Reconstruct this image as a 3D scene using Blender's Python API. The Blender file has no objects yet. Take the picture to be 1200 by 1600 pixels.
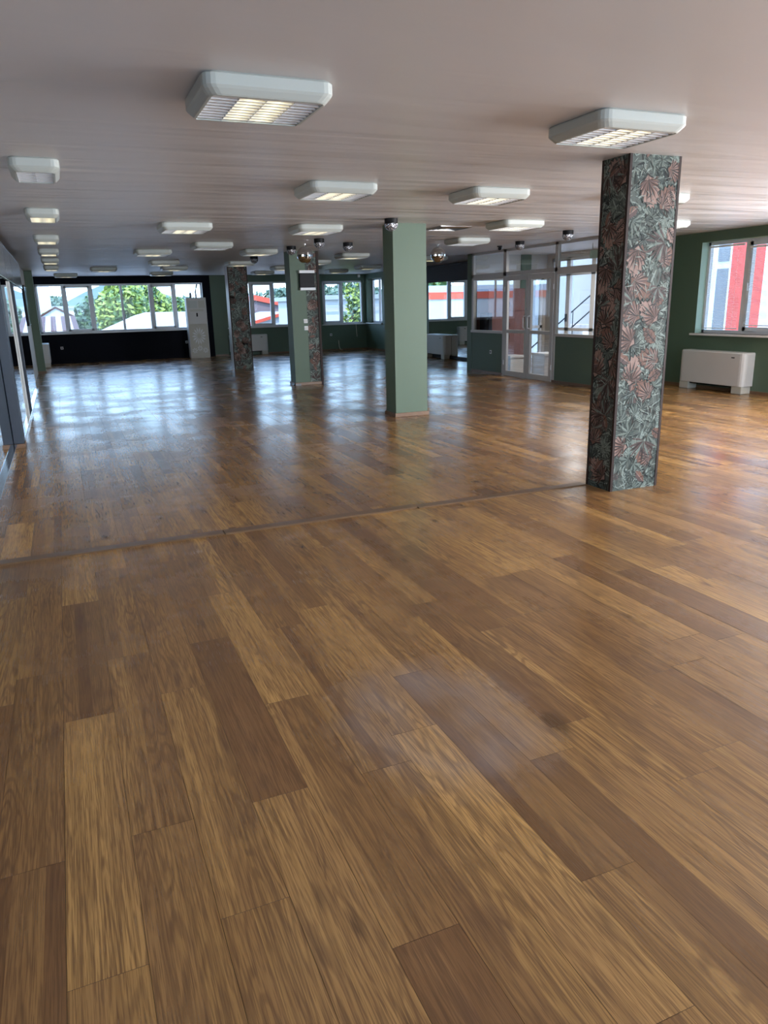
import bpy, bmesh, math, random
from mathutils import Vector, Matrix
C = bpy.context.scene.collection
S = bpy.context.scene
# ------------------------------------------------------------------ camera
ZC = 2.74                      # ceiling height
cam_d = bpy.data.cameras.new('camera'); cam = bpy.data.objects.new('camera', cam_d); C.objects.link(cam)
cam_d.sensor_fit = 'VERTICAL'; cam_d.sensor_height = 36.0; cam_d.sensor_width = 27.0
cam_d.lens = 1151.48 / 1600 * 36.0
cam_d.clip_end = 1000
yaw, pit, roll = 0.39617, 0.27539, -0.02485
fw = Vector((math.sin(yaw)*math.cos(pit), math.cos(yaw)*math.cos(pit), -math.sin(pit)))
r0 = Vector((math.cos(yaw), -math.sin(yaw), 0)); u0 = r0.cross(fw)
r1 = r0*math.cos(roll) + u0*math.sin(roll); u1 = -r0*math.sin(roll) + u0*math.cos(roll)
M = Matrix((r1, u1, -fw)).transposed().to_4x4(); M.translation = Vector((0, 0, 1.65))
cam.matrix_world = M
S.camera = cam
# ------------------------------------------------------------------ world, sun, daylight fill lamps, exposure
S.view_settings.view_transform = 'Standard'; S.view_settings.look = 'None'
S.view_settings.gamma = 1.0; S.view_settings.use_curve_mapping = False
S.view_settings.exposure = 0.0
W = bpy.data.worlds.new('sky'); S.world = W; W.use_nodes = True
nt = W.node_tree; nt.nodes.clear()
wo = nt.nodes.new('ShaderNodeOutputWorld'); bg = nt.nodes.new('ShaderNodeBackground')
tc = nt.nodes.new('ShaderNodeTexCoord'); sx = nt.nodes.new('ShaderNodeSeparateXYZ'); rp = nt.nodes.new('ShaderNodeValToRGB')
nt.links.new(tc.outputs['Generated'], sx.inputs[0]); nt.links.new(sx.outputs['Z'], rp.inputs[0])
rp.color_ramp.elements[0].position = 0.0; rp.color_ramp.elements[0].color = (.50, .75, 1.0, 1)
rp.color_ramp.elements[1].position = 0.7; rp.color_ramp.elements[1].color = (.25, .48, 1.0, 1)
nt.links.new(rp.outputs[0], bg.inputs[0]); bg.inputs[1].default_value = 7.0
nt.links.new(bg.outputs[0], wo.inputs[0])
def sun(d, energy, col):
    l = bpy.data.lights.new('sun', 'SUN'); l.energy = energy; l.angle = 0.01; l.color = col
    o = bpy.data.objects.new('sun', l); C.objects.link(o)
    o.rotation_euler = Vector(d).to_track_quat('Z', 'Y').to_euler(); o.location = (20, -10, 30)
sun((-.36, -.50, .79), 5.5, (1, .96, .88))
def area(name, loc, d, sx, sy, power, col):
    l = bpy.data.lights.new(name, 'AREA'); l.shape = 'RECTANGLE'; l.size = sx; l.size_y = sy; l.energy = power; l.color = col
    o = bpy.data.objects.new(name, l); C.objects.link(o); o.location = loc
    o.rotation_euler = Vector(d).to_track_quat('-Z', 'Y').to_euler()
area('daylight_fill_right', (10.90, 3.45, 1.78), (-1, 0, 0), 7.5, 1.5, 1150, (.98, .98, 1.0))  # added area lamp, boosting the light of the unseen near right windows
area('daylight_fill_rear', (5.0, -4.75, 1.40), (0, 1, 0), 11.0, 2.3, 135, (.98, .98, 1.0))  # fill lamp added in an unseen rear opening to brighten the room
area('daylight_fill_right_rear', (10.90, -2.7, 1.78), (-1, 0, 0), 3.6, 1.5, 430, (.98, .98, 1.0))  # further fill lamp added behind the camera, on the right
area('lobby_lamp', (10.4, 13.6, 2.60), (0, 0, -1), .5, .5, 62, (1, .95, .88))
# ------------------------------------------------------------------ materials
def newmat(name):
    m = bpy.data.materials.new(name); m.use_nodes = True
    return m, m.node_tree, m.node_tree.nodes['Principled BSDF']
def flat(name, col, rough=.5, metal=0, spec=.5, vary=.06, scale=3.0, bump=0.0, bscale=200, emit=0):
    m, t, b = newmat(name)
    n = t.nodes.new('ShaderNodeTexNoise'); n.inputs['Scale'].default_value = scale; n.inputs['Detail'].default_value = 3
    co = t.nodes.new('ShaderNodeTexCoord'); t.links.new(co.outputs['Object'], n.inputs['Vector'])
    mx = t.nodes.new('ShaderNodeMix'); mx.data_type = 'RGBA'
    mx.inputs[6].default_value = [c*(1-vary) for c in col]+[1]; mx.inputs[7].default_value = [min(1, c*(1+vary)) for c in col]+[1]
    t.links.new(n.outputs['Fac'], mx.inputs[0]); t.links.new(mx.outputs[2], b.inputs['Base Color'])
    b.inputs['Roughness'].default_value = rough; b.inputs['Metallic'].default_value = metal; b.inputs['Specular IOR Level'].default_value = spec
    if bump:
        n2 = t.nodes.new('ShaderNodeTexNoise'); n2.inputs['Scale'].default_value = bscale; t.links.new(co.outputs['Object'], n2.inputs['Vector'])
        bp = t.nodes.new('ShaderNodeBump'); bp.inputs['Strength'].default_value = bump; bp.inputs['Distance'].default_value = .002
        t.links.new(n2.outputs['Fac'], bp.inputs['Height']); t.links.new(bp.outputs[0], b.inputs['Normal'])
    if emit:
        b.inputs['Emission Color'].default_value = list(col)+[1]; b.inputs['Emission Strength'].default_value = emit
    return m
def math_n(t, op, a, b=None, c=None):
    n = t.nodes.new('ShaderNodeMath'); n.operation = op
    for i, v in enumerate((a, b, c)):
        if v is None: continue
        if isinstance(v, (int, float)): n.inputs[i].default_value = v
        else: t.links.new(v, n.inputs[i])
    return n.outputs[0]
def mixc(t, f, a, b, mode='MIX'):
    n = t.nodes.new('ShaderNodeMix'); n.data_type = 'RGBA'; n.blend_type = mode
    for i, v in ((0, f), (6, a), (7, b)):
        if isinstance(v, (int, float)): n.inputs[i].default_value = v
        elif isinstance(v, tuple): n.inputs[i].default_value = list(v)+[1]
        else: t.links.new(v, n.inputs[i])
    return n.outputs[2]
def noise(t, vec, scale, detail=2, rough=.5, dist=0):
    n = t.nodes.new('ShaderNodeTexNoise'); n.inputs['Scale'].default_value = scale; n.inputs['Detail'].default_value = detail
    n.inputs['Roughness'].default_value = rough; n.inputs['Distortion'].default_value = dist; t.links.new(vec, n.inputs['Vector'])
    return n.outputs['Fac']
def vmul(t, v, s):
    n = t.nodes.new('ShaderNodeVectorMath'); n.operation = 'MULTIPLY'; t.links.new(v, n.inputs[0]); n.inputs[1].default_value = s
    return n.outputs[0]
def maprange(t, v, a, b, c=0, d=1, smooth=True):
    n = t.nodes.new('ShaderNodeMapRange'); n.interpolation_type = 'SMOOTHSTEP' if smooth else 'LINEAR'
    t.links.new(v, n.inputs[0])
    for i, x in enumerate((a, b, c, d)): n.inputs[1+i].default_value = x
    return n.outputs[0]

def laminate_material():
    m, t, b = newmat('oak_laminate')
    co = t.nodes.new('ShaderNodeTexCoord').outputs['Object']
    at = t.nodes.new('ShaderNodeAttribute'); at.attribute_name = 'plank'
    sp = t.nodes.new('ShaderNodeSeparateXYZ'); t.links.new(at.outputs['Vector'], sp.inputs[0])
    off = t.nodes.new('ShaderNodeVectorMath'); off.operation = 'MULTIPLY_ADD'
    t.links.new(at.outputs['Vector'], off.inputs[0]); off.inputs[1].default_value = (17, 31, 23); t.links.new(co, off.inputs[2])
    p = off.outputs[0]
    g1 = noise(t, vmul(t, p, (260, 7, 30)), 1, 2, .6)
    g2 = noise(t, vmul(t, p, (60, 1.3, 10)), 1, 3, .6, .3)
    lowv = vmul(t, p, (13, 1.1, 3))
    lo = noise(t, lowv, 1, 1.5, .45, .3)
    rings = math_n(t, 'SINE', math_n(t, 'MULTIPLY', lo, 75.0))
    rings = maprange(t, rings, -.2, 1.0)
    big = noise(t, vmul(t, p, (5, .55, 2)), 1, 2)
    vor = t.nodes.new('ShaderNodeTexVoronoi'); vor.inputs['Scale'].default_value = 1.0
    t.links.new(vmul(t, p, (5.5, 1.7, 3)), vor.inputs['Vector'])
    knot = maprange(t, vor.outputs['Distance'], .02, .17, 1, 0)
    smudge = maprange(t, noise(t, vmul(t, p, (11, 2.4, 5)), 1, 2), .56, .76)
    base = mixc(t, sp.outputs['Z'], (.200, .098, .038), (.60, .338, .112))
    base = mixc(t, math_n(t, 'MULTIPLY', maprange(t, big, .35, .7), .6), base, (.31, .163, .066))
    base = mixc(t, math_n(t, 'MULTIPLY', maprange(t, g2, .42, .66), .42), base, (.14, .070, .027))
    ringmask = maprange(t, noise(t, vmul(t, p, (3.0, .5, 1)), 1, 1), .40, .55)
    base = mixc(t, math_n(t, 'MULTIPLY', math_n(t, 'MULTIPLY', rings, ringmask), .42), base, (.11, .054, .026))
    base = mixc(t, math_n(t, 'MULTIPLY', maprange(t, g1, .45, .62), .55), base, (.12, .060, .028))
    base = mixc(t, math_n(t, 'MULTIPLY', smudge, .5), base, (.11, .056, .033))
    base = mixc(t, math_n(t, 'MULTIPLY', knot, .55), base, (.060, .030, .018))
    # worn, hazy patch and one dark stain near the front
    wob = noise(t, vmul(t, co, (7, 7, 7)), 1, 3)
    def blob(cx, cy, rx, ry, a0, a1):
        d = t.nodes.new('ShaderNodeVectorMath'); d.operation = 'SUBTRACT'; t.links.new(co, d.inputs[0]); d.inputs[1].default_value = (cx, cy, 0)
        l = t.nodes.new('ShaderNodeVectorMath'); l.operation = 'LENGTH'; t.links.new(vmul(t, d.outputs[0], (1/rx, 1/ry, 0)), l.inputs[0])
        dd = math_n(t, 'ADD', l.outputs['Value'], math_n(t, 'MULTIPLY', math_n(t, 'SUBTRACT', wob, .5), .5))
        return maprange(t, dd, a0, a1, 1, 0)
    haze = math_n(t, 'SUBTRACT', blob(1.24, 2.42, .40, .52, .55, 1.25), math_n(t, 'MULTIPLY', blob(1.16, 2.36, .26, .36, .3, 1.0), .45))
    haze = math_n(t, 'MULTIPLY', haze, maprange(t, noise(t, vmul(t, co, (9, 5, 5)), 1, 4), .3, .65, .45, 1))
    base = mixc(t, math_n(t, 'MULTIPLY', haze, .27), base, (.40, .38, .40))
    base = mixc(t, math_n(t, 'MULTIPLY', blob(1.64, 2.18, .05, .11, .5, 1.0), .7), base, (.085, .042, .015))
    t.links.new(base, b.inputs['Base Color'])
    ro = math_n(t, 'ADD', maprange(t, noise(t, vmul(t, co, (1.3, 1.3, 1)), 1, 3), .3, .7, .15, .26), math_n(t, 'MULTIPLY', g1, .10))
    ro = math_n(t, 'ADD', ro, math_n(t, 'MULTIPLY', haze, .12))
    t.links.new(ro, b.inputs['Roughness'])
    b.inputs['Specular IOR Level'].default_value = .55
    und = noise(t, vmul(t, co, (.9, 1.3, 1)), 1, 2)
    h = math_n(t, 'ADD', math_n(t, 'MULTIPLY', g1, .00002), math_n(t, 'MULTIPLY', und, .0013))
    bp = t.nodes.new('ShaderNodeBump'); bp.inputs['Strength'].default_value = .5; bp.inputs['Distance'].default_value = 1.0
    t.links.new(h, bp.inputs['Height']); t.links.new(bp.outputs[0], b.inputs['Normal'])
    return m
def ceiling_material():
    m, t, b = newmat('ceiling_paint')
    co = t.nodes.new('ShaderNodeTexCoord').outputs['Object']
    n1 = noise(t, vmul(t, co, (.32, 2.6, 1)), 1, 3, .5, .5)
    n2 = noise(t, vmul(t, co, (.25, .9, 1)), 1, 2)
    sy = t.nodes.new('ShaderNodeSeparateXYZ'); t.links.new(co, sy.inputs[0])
    b.inputs['Base Color'].default_value = (.60, .565, .55, 1)
    t.links.new(mixc(t, n2, (.60, .58, .578), (.65, .63, .63)), b.inputs['Base Color'])
    b.inputs['Roughness'].default_value = .38; b.inputs['Specular IOR Level'].default_value = .5
    h = math_n(t, 'ADD', math_n(t, 'MULTIPLY', math_n(t, 'MULTIPLY', n1, .07), maprange(t, sy.outputs['Y'], 2.5, 9.0, .10, 1.0)), math_n(t, 'MULTIPLY', n2, .02))
    bp = t.nodes.new('ShaderNodeBump'); bp.inputs['Strength'].default_value = .8; bp.inputs['Distance'].default_value = 1.0
    t.links.new(h, bp.inputs['Height']); t.links.new(bp.outputs[0], b.inputs['Normal'])
    return m
def glass_material(name, tint=(1, 1, 1), ior=1.52, boost=1.0):
    m = bpy.data.materials.new(name); m.use_nodes = True; t = m.node_tree; t.nodes.clear()
    o = t.nodes.new('ShaderNodeOutputMaterial'); mx = t.nodes.new('ShaderNodeMixShader')
    tr = t.nodes.new('ShaderNodeBsdfTransparent'); gl = t.nodes.new('ShaderNodeBsdfGlossy'); fr = t.nodes.new('ShaderNodeFresnel')
    tr.inputs[0].default_value = list(tint)+[1]; gl.inputs['Roughness'].default_value = 0.0; ge = t.nodes.new('ShaderNodeNewGeometry'); t.links.new(math_n(t, 'MULTIPLY_ADD', ge.outputs['Backfacing'], 1/ior-ior, ior), fr.inputs[0])
    f = math_n(t, 'MULTIPLY', fr.outputs[0], boost)
    t.links.new(f, mx.inputs[0]); t.links.new(tr.outputs[0], mx.inputs[1]); t.links.new(gl.outputs[0], mx.inputs[2]); t.links.new(mx.outputs[0], o.inputs[0])
    return m
MT = {}
MT['floor'] = laminate_material()
MT['ceil'] = ceiling_material()
MT['green'] = flat('sage_green_paint', (.084, .130, .084), .55, vary=.05, scale=1.2, bump=.15, bscale=150)
MT['greenlight'] = flat('mint_sign_lit_reveal', (.30, .42, .33), .5)  # pale mint of the exit sign; on the reveals, outdoor light put into colour
MT['dark'] = flat('black_navy_paint', (.005, .006, .010), .7, spec=.1)
MT['navy'] = flat('slate_blue_paint', (.020, .028, .044), .5)
MT['lobbywall'] = flat('warm_grey_paint', (.50, .47, .43), .6)
MT['pvc'] = flat('white_pvc', (.68, .69, .70), .35, vary=.03)
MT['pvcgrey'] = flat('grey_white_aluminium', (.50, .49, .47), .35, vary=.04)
MT['sill'] = flat('white_sill', (.66, .65, .62), .4, vary=.03)
MT['glass'] = glass_material('window_glass', ior=1.22)
MT['glass2'] = glass_material('partition_glass', boost=1.6)
MT['mirror'] = flat('mirror_silver', (.86, .90, .89), .01, metal=1, vary=.01)
MT['chrome'] = flat('chrome', (.80, .80, .80), .15, metal=1, vary=.02)
MT['alu'] = flat('brushed_aluminium', (.62, .62, .61), .3, metal=1, vary=.04)
MT['white'] = flat('white_enamel', (.56, .545, .515), .38, vary=.03)
MT['feet'] = flat('cream_plastic', (.50, .48, .41), .5, vary=.03)
MT['housing'] = flat('lamp_housing_white', (.46, .485, .45), .4, vary=.03)
MT['tube'] = flat('fluorescent_tube', (1.0, .86, .48), .3, emit=4.2)
MT['tubeoff'] = flat('fluorescent_tube_off', (.80, .80, .78), .3)
MT['reflect'] = flat('bright_reflector', (.62, .62, .62), .25, metal=.45, vary=.02)
MT['louvre'] = flat('mirror_louvre', (.90, .90, .90), .3, metal=.1, vary=.02)
MT['black'] = flat('black_plastic', (.008, .008, .009), .5, spec=.2)
MT['skirt'] = flat('brown_skirting', (.16, .085, .042), .4, vary=.2, scale=14)
MT['thresh'] = flat('threshold_wood', (.15, .085, .043), .35, vary=.25, scale=9)
MT['trimbrown'] = flat('dark_brown_trim', (.034, .021, .018), .6, spec=.2, vary=.15)
MT['greypanel'] = flat('glossy_grey_panel', (.16, .165, .17), .16, vary=.04)
MT['blind'] = flat('charcoal_blind', (.055, .058, .068), .7, vary=.08)
MT['wardrobe'] = flat('cherry_veneer', (.15, .042, .018), .35, vary=.2, scale=6)
MT['cable'] = flat('cream_cable', (.60, .58, .48), .5)
MT['screen'] = flat('dark_screen', (.01, .013, .02), .08)
MT['slat'] = flat('white_blind_slat', (.78, .77, .74), .45, vary=.02)
# ------------------------------------------------------------------ mesh helpers
class MB:
    def __init__(s): s.v = []; s.f = []; s.m = []; s.mi = 0
    def face(s, pts, mi=None):
        n = len(s.v); s.v += [tuple(p) for p in pts]; s.f.append(tuple(range(n, n+len(pts)))); s.m.append(s.mi if mi is None else mi)
    def box(s, x0, x1, y0, y1, z0, z1, mi=None):
        n = len(s.v)
        s.v += [(x, y, z) for z in (z0, z1) for y in (y0, y1) for x in (x0, x1)]
        for q in ((0, 2, 3, 1), (4, 5, 7, 6), (0, 1, 5, 4), (2, 6, 7, 3), (0, 4, 6, 2), (1, 3, 7, 5)):
            s.f.append(tuple(n+i for i in q)); s.m.append(s.mi if mi is None else mi)
    def prism(s, poly, z0, z1, mi=None):        # poly counter-clockwise in xy
        n = len(poly); b = len(s.v)
        s.v += [(x, y, z0) for x, y in poly]+[(x, y, z1) for x, y in poly]
        s.f.append(tuple(b+i for i in reversed(range(n)))); s.f.append(tuple(b+n+i for i in range(n)))
        for i in range(n): s.f.append((b+i, b+(i+1) % n, b+n+(i+1) % n, b+n+i))
        s.m += [s.mi if mi is None else mi]*(n+2)
    def rings(s, rs, cap0=True, cap1=True, mi=None):   # list of closed rings of equal length
        n = len(rs[0]); b = len(s.v)
        for r in rs: s.v += [tuple(p) for p in r]
        k = 0
        for j in range(len(rs)-1):
            for i in range(n):
                s.f.append((b+j*n+i, b+j*n+(i+1) % n, b+(j+1)*n+(i+1) % n, b+(j+1)*n+i)); k += 1
        if cap0: s.f.append(tuple(b+i for i in reversed(range(n)))); k += 1
        if cap1: s.f.append(tuple(b+(len(rs)-1)*n+i for i in range(n))); k += 1
        s.m += [s.mi if mi is None else mi]*k
    def tube(s, pts, r, n=10, mi=None):
        pts = [Vector(p) for p in pts]; rs = []
        up = Vector((0, 0, 1))
        for i, p in enumerate(pts):
            d = (pts[min(i+1, len(pts)-1)]-pts[max(i-1, 0)]).normalized()
            a = up if abs(d.z) < .9 else Vector((1, 0, 0))
            x = d.cross(a).normalized(); y = x.cross(d).normalized()
            rs.append([p+x*(r*math.cos(2*math.pi*k/n))+y*(r*math.sin(2*math.pi*k/n)) for k in range(n)])
        s.rings([list(reversed(q)) for q in rs], mi=mi)
    def lathe(s, prof, cx, cy, n=20, mi=None, cap0=True, cap1=True):   # prof list of (r, z) bottom to top
        s.rings([[(cx+r*math.cos(2*math.pi*k/n), cy+r*math.sin(2*math.pi*k/n), z) for k in range(n)] for r, z in prof], cap0, cap1, mi)
    def build(s, name, mats, parent=None, smooth=False, bevel=0, bseg=2, autos=None):
        me = bpy.data.meshes.new(name); me.from_pydata(s.v, [], s.f)
        if not isinstance(mats, (list, tuple)): mats = [mats]
        for m in mats: me.materials.append(m)
        me.polygons.foreach_set('material_index', s.m)
        bm = bmesh.new(); bm.from_mesh(me)
        if bevel or smooth: bmesh.ops.remove_doubles(bm, verts=bm.verts, dist=1e-5)
        if bevel:
            es = [e for e in bm.edges if len(e.link_faces) == 2 and e.calc_face_angle(0) > .5]
            bmesh.ops.bevel(bm, geom=es, offset=bevel, segments=bseg, profile=.5, affect='EDGES')
        bmesh.ops.recalc_face_normals(bm, faces=bm.faces) if (bevel or smooth) else None
        bm.to_mesh(me); bm.free()
        if smooth: me.polygons.foreach_set('use_smooth', [True]*len(me.polygons))
        me.update()
        o = bpy.data.objects.new(name, me); C.objects.link(o)
        if parent: o.parent = parent
        return o
def tag(o, label=None, cat=None, group=None, kind=None):
    if label: o['label'] = label
    if cat: o['category'] = cat
    if group: o['group'] = group
    if kind: o['kind'] = kind
    return o
def thing(name, label, cat, loc=(0, 0, 0), rz=0, group=None, kind=None):
    o = bpy.data.objects.new(name, None); C.objects.link(o); o.empty_display_size = .1
    o.location = loc; o.rotation_euler = (0, 0, rz)
    return tag(o, label, cat, group, kind)
def dup(o, parent=None):
    c = o.copy(); C.objects.link(c)
    if parent: c.parent = parent
    for ch in list(o.children): dup(ch, c)
    return c
def copy_thing(o, loc, label, rz=0):
    c = dup(o); c.location = loc; c.rotation_euler = (0, 0, rz); c['label'] = label
    return c
def grid_wall(mb, axis, p0, p1, a0, a1, z0, z1, holes, mi=0):
    """solid wall slab, thickness p0..p1 along its normal, with rectangular holes (a0,a1,z0,z1)"""
    A = sorted({a0, a1, *[h[0] for h in holes], *[h[1] for h in holes]}); Z = sorted({z0, z1, *[h[2] for h in holes], *[h[3] for h in holes]})
    for i in range(len(A)-1):
        for j in range(len(Z)-1):
            ca, cz = (A[i]+A[i+1])/2, (Z[j]+Z[j+1])/2
            if any(h[0] < ca < h[1] and h[2] < cz < h[3] for h in holes): continue
            if axis == 'y': mb.box(A[i], A[i+1], p0, p1, Z[j], Z[j+1], mi)
            else: mb.box(p0, p1, A[i], A[i+1], Z[j], Z[j+1], mi)
# ------------------------------------------------------------------ floor: planks of real size, each with its own tone
def build_floor():
    rnd = random.Random(5)
    v, f, col = [], [], []
    XW, XE = -.74, 12.7
    w, L = .2, 1.37
    known = {-3: .56, -2: 2.17, -1: 1.67, 0: 2.2, 1: 1.738, 2: 2.2, 3: 1.45, 4: 2.19, 5: 1.0, 6: 1.435, 7: 2.0, 8: 2.15, 9: 1.68, 10: .4, 11: .95}
    def plank(x0, x1, y0, y1, lift):
        r1, r2 = rnd.random(), rnd.random()
        cuts = [x0]
        k = rnd.choice((1, 2, 2, 3, 3, 3))
        c = sorted(rnd.uniform(.25, .75) for _ in range(k-1)) if k == 2 else [rnd.uniform(.25, .42), rnd.uniform(.58, .75)] if k == 3 else []
        cuts += [x0+(x1-x0)*q for q in c]+[x1]
        za, zb, zc, zd = [rnd.uniform(-1, 1)*lift for _ in range(4)]
        def z(x, y):
            s, t2 = (x-x0)/(x1-x0), (y-y0)/(y1-y0)
            return za*(1-s)*(1-t2)+zb*s*(1-t2)+zc*s*t2+zd*(1-s)*t2
        base = rnd.betavariate(2.6, 2.9)
        for i in range(len(cuts)-1):
            a, b = cuts[i], cuts[i+1]
            ga = .0006 if y1 < 5.4 and x0 < 2.3 else .0011; ea = ga if i == 0 else 0; eb = ga if i == len(cuts)-2 else 0
            tone = min(1, max(0, base+rnd.uniform(-.38, .38)))
            n = len(v); v.extend([(a+ea, y0+ga, z(a, y0)), (b-eb, y0+ga, z(b, y0)), (b-eb, y1-ga, z(b, y1)), (a+ea, y1-ga, z(a, y1))])
            f.append((n, n+1, n+2, n+3)); col.append((r1+i*.11, r2, tone))
    def field(ix0, ix1, ya, yb, offs, lift):
        for ix in range(ix0, ix1):
            x0, x1 = max(XW, ix*w), min(XE, (ix+1)*w)
            if x1 <= x0: continue
            y = offs(ix)
            while y > ya: y -= L
            while y < yb:
                a, b = max(y, ya), min(y+L, yb)
                if b-a > .02:
                    cx, cy = (x0+x1)/2, (a+b)/2
                    plank(x0, x1, a, b, lift(cx, cy))
                y += L
    field(-4, 64, -5.0, 5.38, lambda ix: known.get(ix, rnd.uniform(0, L)), lambda x, y: .0001 if x < 2.2 else .0006 if x > 2.9 else .0003)
    field(-4, 64, 5.38, 28.0, lambda ix: rnd.uniform(0, L), lambda x, y: .0013 if (5.8 < y < 11 and x > 2.4) else .0007)
    n = len(v); v.extend([(XW, -5, -.004), (XE, -5, -.004), (XE, 28, -.004), (XW, 28, -.004)]); f.append((n, n+1, n+2, n+3)); col.append((0, 0, 0))
    me = bpy.data.meshes.new('floor'); me.from_pydata(v, [], f); me.materials.append(MT['floor']); me.materials.append(MT['gap'])
    me.polygons[len(f)-1].material_index = 1
    a = me.attributes.new('plank', 'FLOAT_VECTOR', 'CORNER'); buf = []
    for q in col: buf += list(q)*4
    a.data.foreach_set('vector', buf)
    o = bpy.data.objects.new('floor', me); C.objects.link(o); tag(o, kind='structure')
MT['gap'] = flat('plank_gap', (.018, .011, .007), .6)
build_floor()
# threshold strip across the room, three lengths
for i, (a, b, yy, z) in enumerate(((-.70, .94, 5.43, .009), (.945, 2.55, 5.42, .011), (2.555, 4.26, 5.40, .009))):
    mb = MB(); h = .06
    mb.rings([[(x, yy-h, -.003), (x, yy-h+.012, z), (x, yy+h-.012, z), (x, yy+h, -.003)] for x in (a, b)])
    mb.build(f'trim_{i+1}', MT['thresh']); tag(bpy.data.objects[f'trim_{i+1}'], kind='structure')
# ------------------------------------------------------------------ ceiling and walls
mb = MB(); mb.box(-1.6, 13.0, -5.2, 28.5, ZC, ZC+.25); tag(mb.build('ceiling', MT['ceil']), kind='structure')
YF = 26.9; XR = 10.72
FARW = [(-.60, 4.66, .97, 2.50), (5.50, 8.12, .96, 2.50), (9.0, 10.60, .96, 2.50)]
mb = MB(); grid_wall(mb, 'y', YF, YF+.3, -1.2, 4.93, -.2, ZC, FARW[:1], 0); grid_wall(mb, 'y', YF, YF+.3, 4.93, XR+.3, -.2, ZC, FARW[1:], 1)
tag(mb.build('wall_far', [MT['dark'], MT['green']]), kind='structure')
# right wall: far run behind the mirror, and the near run past the lobby
mb = MB(); grid_wall(mb, 'x', XR, XR+.3, 16.4, YF, -.2, ZC, [(25.35, 26.72, .98, 2.55)])
tag(mb.build('wall_right', MT['green']), kind='structure')
XN = 10.80
RIGHTW = [(7.75, 10.68, .99, 2.57), (-.4, 7.3, .99, 2.57), (-4.5, -.9, .99, 2.57)]
mb = MB(); grid_wall(mb, 'x', XN, XN+.28, -5.0, 11.5, -.2, ZC, RIGHTW); mb.box(9.25, 11.62, 11.5, 11.62, -.2, ZC)
tag(mb.build('wall_right_near', MT['green']), kind='structure')
# left wall (mirror recess, then plain wall) and rear wall
mb = MB(); mb.box(-1.0, -.74, -5, 18.0, -.2, ZC, 0); mb.box(-1.0, -.74, 18.0, 23.2, -.2, ZC, 1); tag(mb.build('wall_left', [MT['navy'], MT['lobbywall']]), kind='structure')
mb = MB(); mb.box(-1.0, -.62, 23.2, YF, -.2, ZC); tag(mb.build('wall_left_far', MT['lobbywall']), kind='structure')
mb = MB(); grid_wall(mb, 'y', -5.0, -4.7, -1.2, 11.1, -.2, ZC, [(-.5, 10.5, .2, 2.6)]); tag(mb.build('wall_rear', MT['lobbywall']), kind='structure')
# skirting of the green walls
mb = MB(); mb.box(4.95, 5.40, YF-.015, YF, 0, .05); mb.box(6.85, XR, YF-.015, YF, 0, .05); tag(mb.build('baseboard_far', MT['skirt']), kind='structure')
mb = MB(); mb.box(XN-.015, XN, 4.0, 11.5, 0, .055); tag(mb.build('baseboard_right', MT['skirt']), kind='structure')
mb = MB(); mb.box(XR-.015, XR, 21.6, YF, 0, .05); tag(mb.build('baseboard_right_far', MT['skirt']), kind='structure')
# ------------------------------------------------------------------ windows
def window(n, axis, p, a0, a1, z0, z1, mull, sashes, sill, sillout=.07, frame=.055, mat='pvc', reveal=.13, inward=-1, revmat=None):
    """window in a wall; p = inner wall face, frame set back by reveal; inward -1: room lies at smaller coordinate"""
    root = thing(f'window_{n}', None, None, kind='structure')
    def bx(mb, a, b, d0, d1, z, zz):
        q0, q1 = sorted((p-inward*d0, p-inward*d1))
        if axis == 'y': mb.box(a, b, q0, q1, z, zz)
        else: mb.box(q0, q1, a, b, z, zz)
    mb = MB(); d0, d1 = reveal, reveal+.07
    bx(mb, a0, a1, d0, d1, z0, z0+frame); bx(mb, a0, a1, d0, d1, z1-frame, z1)
    bx(mb, a0, a0+frame, d0, d1, z0, z1); bx(mb, a1-frame, a1, d0, d1, z0, z1)
    ms = sorted(mull)
    for c, w in ms: bx(mb, c-w/2, c+w/2, d0, d1, z0+frame, z1-frame)
    mb.build('window_frame', MT[mat], root)
    edges = [a0+frame]+[e for c, w in ms for e in (c-w/2, c+w/2)]+[a1-frame]
    for i in range(len(ms)+1):
        a, b = edges[2*i], edges[2*i+1]; z, zz = z0+frame, z1-frame
        if i in sashes:
            m2 = MB(); s = .06
            bx(m2, a, b, d0-.02, d1-.01, z, z+s); bx(m2, a, b, d0-.02, d1-.01, zz-s, zz); bx(m2, a, a+s, d0-.02, d1-.01, z, zz); bx(m2, b-s, b, d0-.02, d1-.01, z, zz)
            so = m2.build('sash', MT[mat], root)
            m3 = MB(); hx = b-s/2; bx(m3, hx-.012, hx+.012, d0-.05, d0-.02, (z+zz)/2-.06, (z+zz)/2+.06); m3.build('window_handle', MT['pvc'], so)
            a += s; b -= s; z += s; zz -= s
        m4 = MB(); bx(m4, a, b, d0+.03, d0+.036, z, zz); m4.build('pane', MT['glass'], root)
    if sill:
        m5 = MB(); bx(m5, a0-.06, a1+.06, -sillout, reveal, z0-.035, z0); m5.build('window_sill', MT['sill'], root)
    if revmat:
        m6 = MB(); e = .004
        bx(m6, a1-e, a1, 0, reveal, z0, z1); bx(m6, a0, a0+e, 0, reveal, z0, z1); bx(m6, a0, a1, 0, reveal, z1-e, z1); m6.build('reveal_lining', MT[revmat], root)
    return root
window(1, 'y', YF, -.60, 4.66, .97, 2.50, [(.20, .09), (1.06, .09), (2.0, .07), (2.92, .09), (3.73, .09)], (1, 4), True, revmat='pvc')
window(2, 'y', YF, 5.50, 8.12, .96, 2.50, [(6.34, .09), (7.15, .09)], (1,), True, reveal=.04)
window(3, 'y', YF, 9.0, 10.60, .96, 2.50, [(9.77, .09)], (0,), True, reveal=.04)
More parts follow.
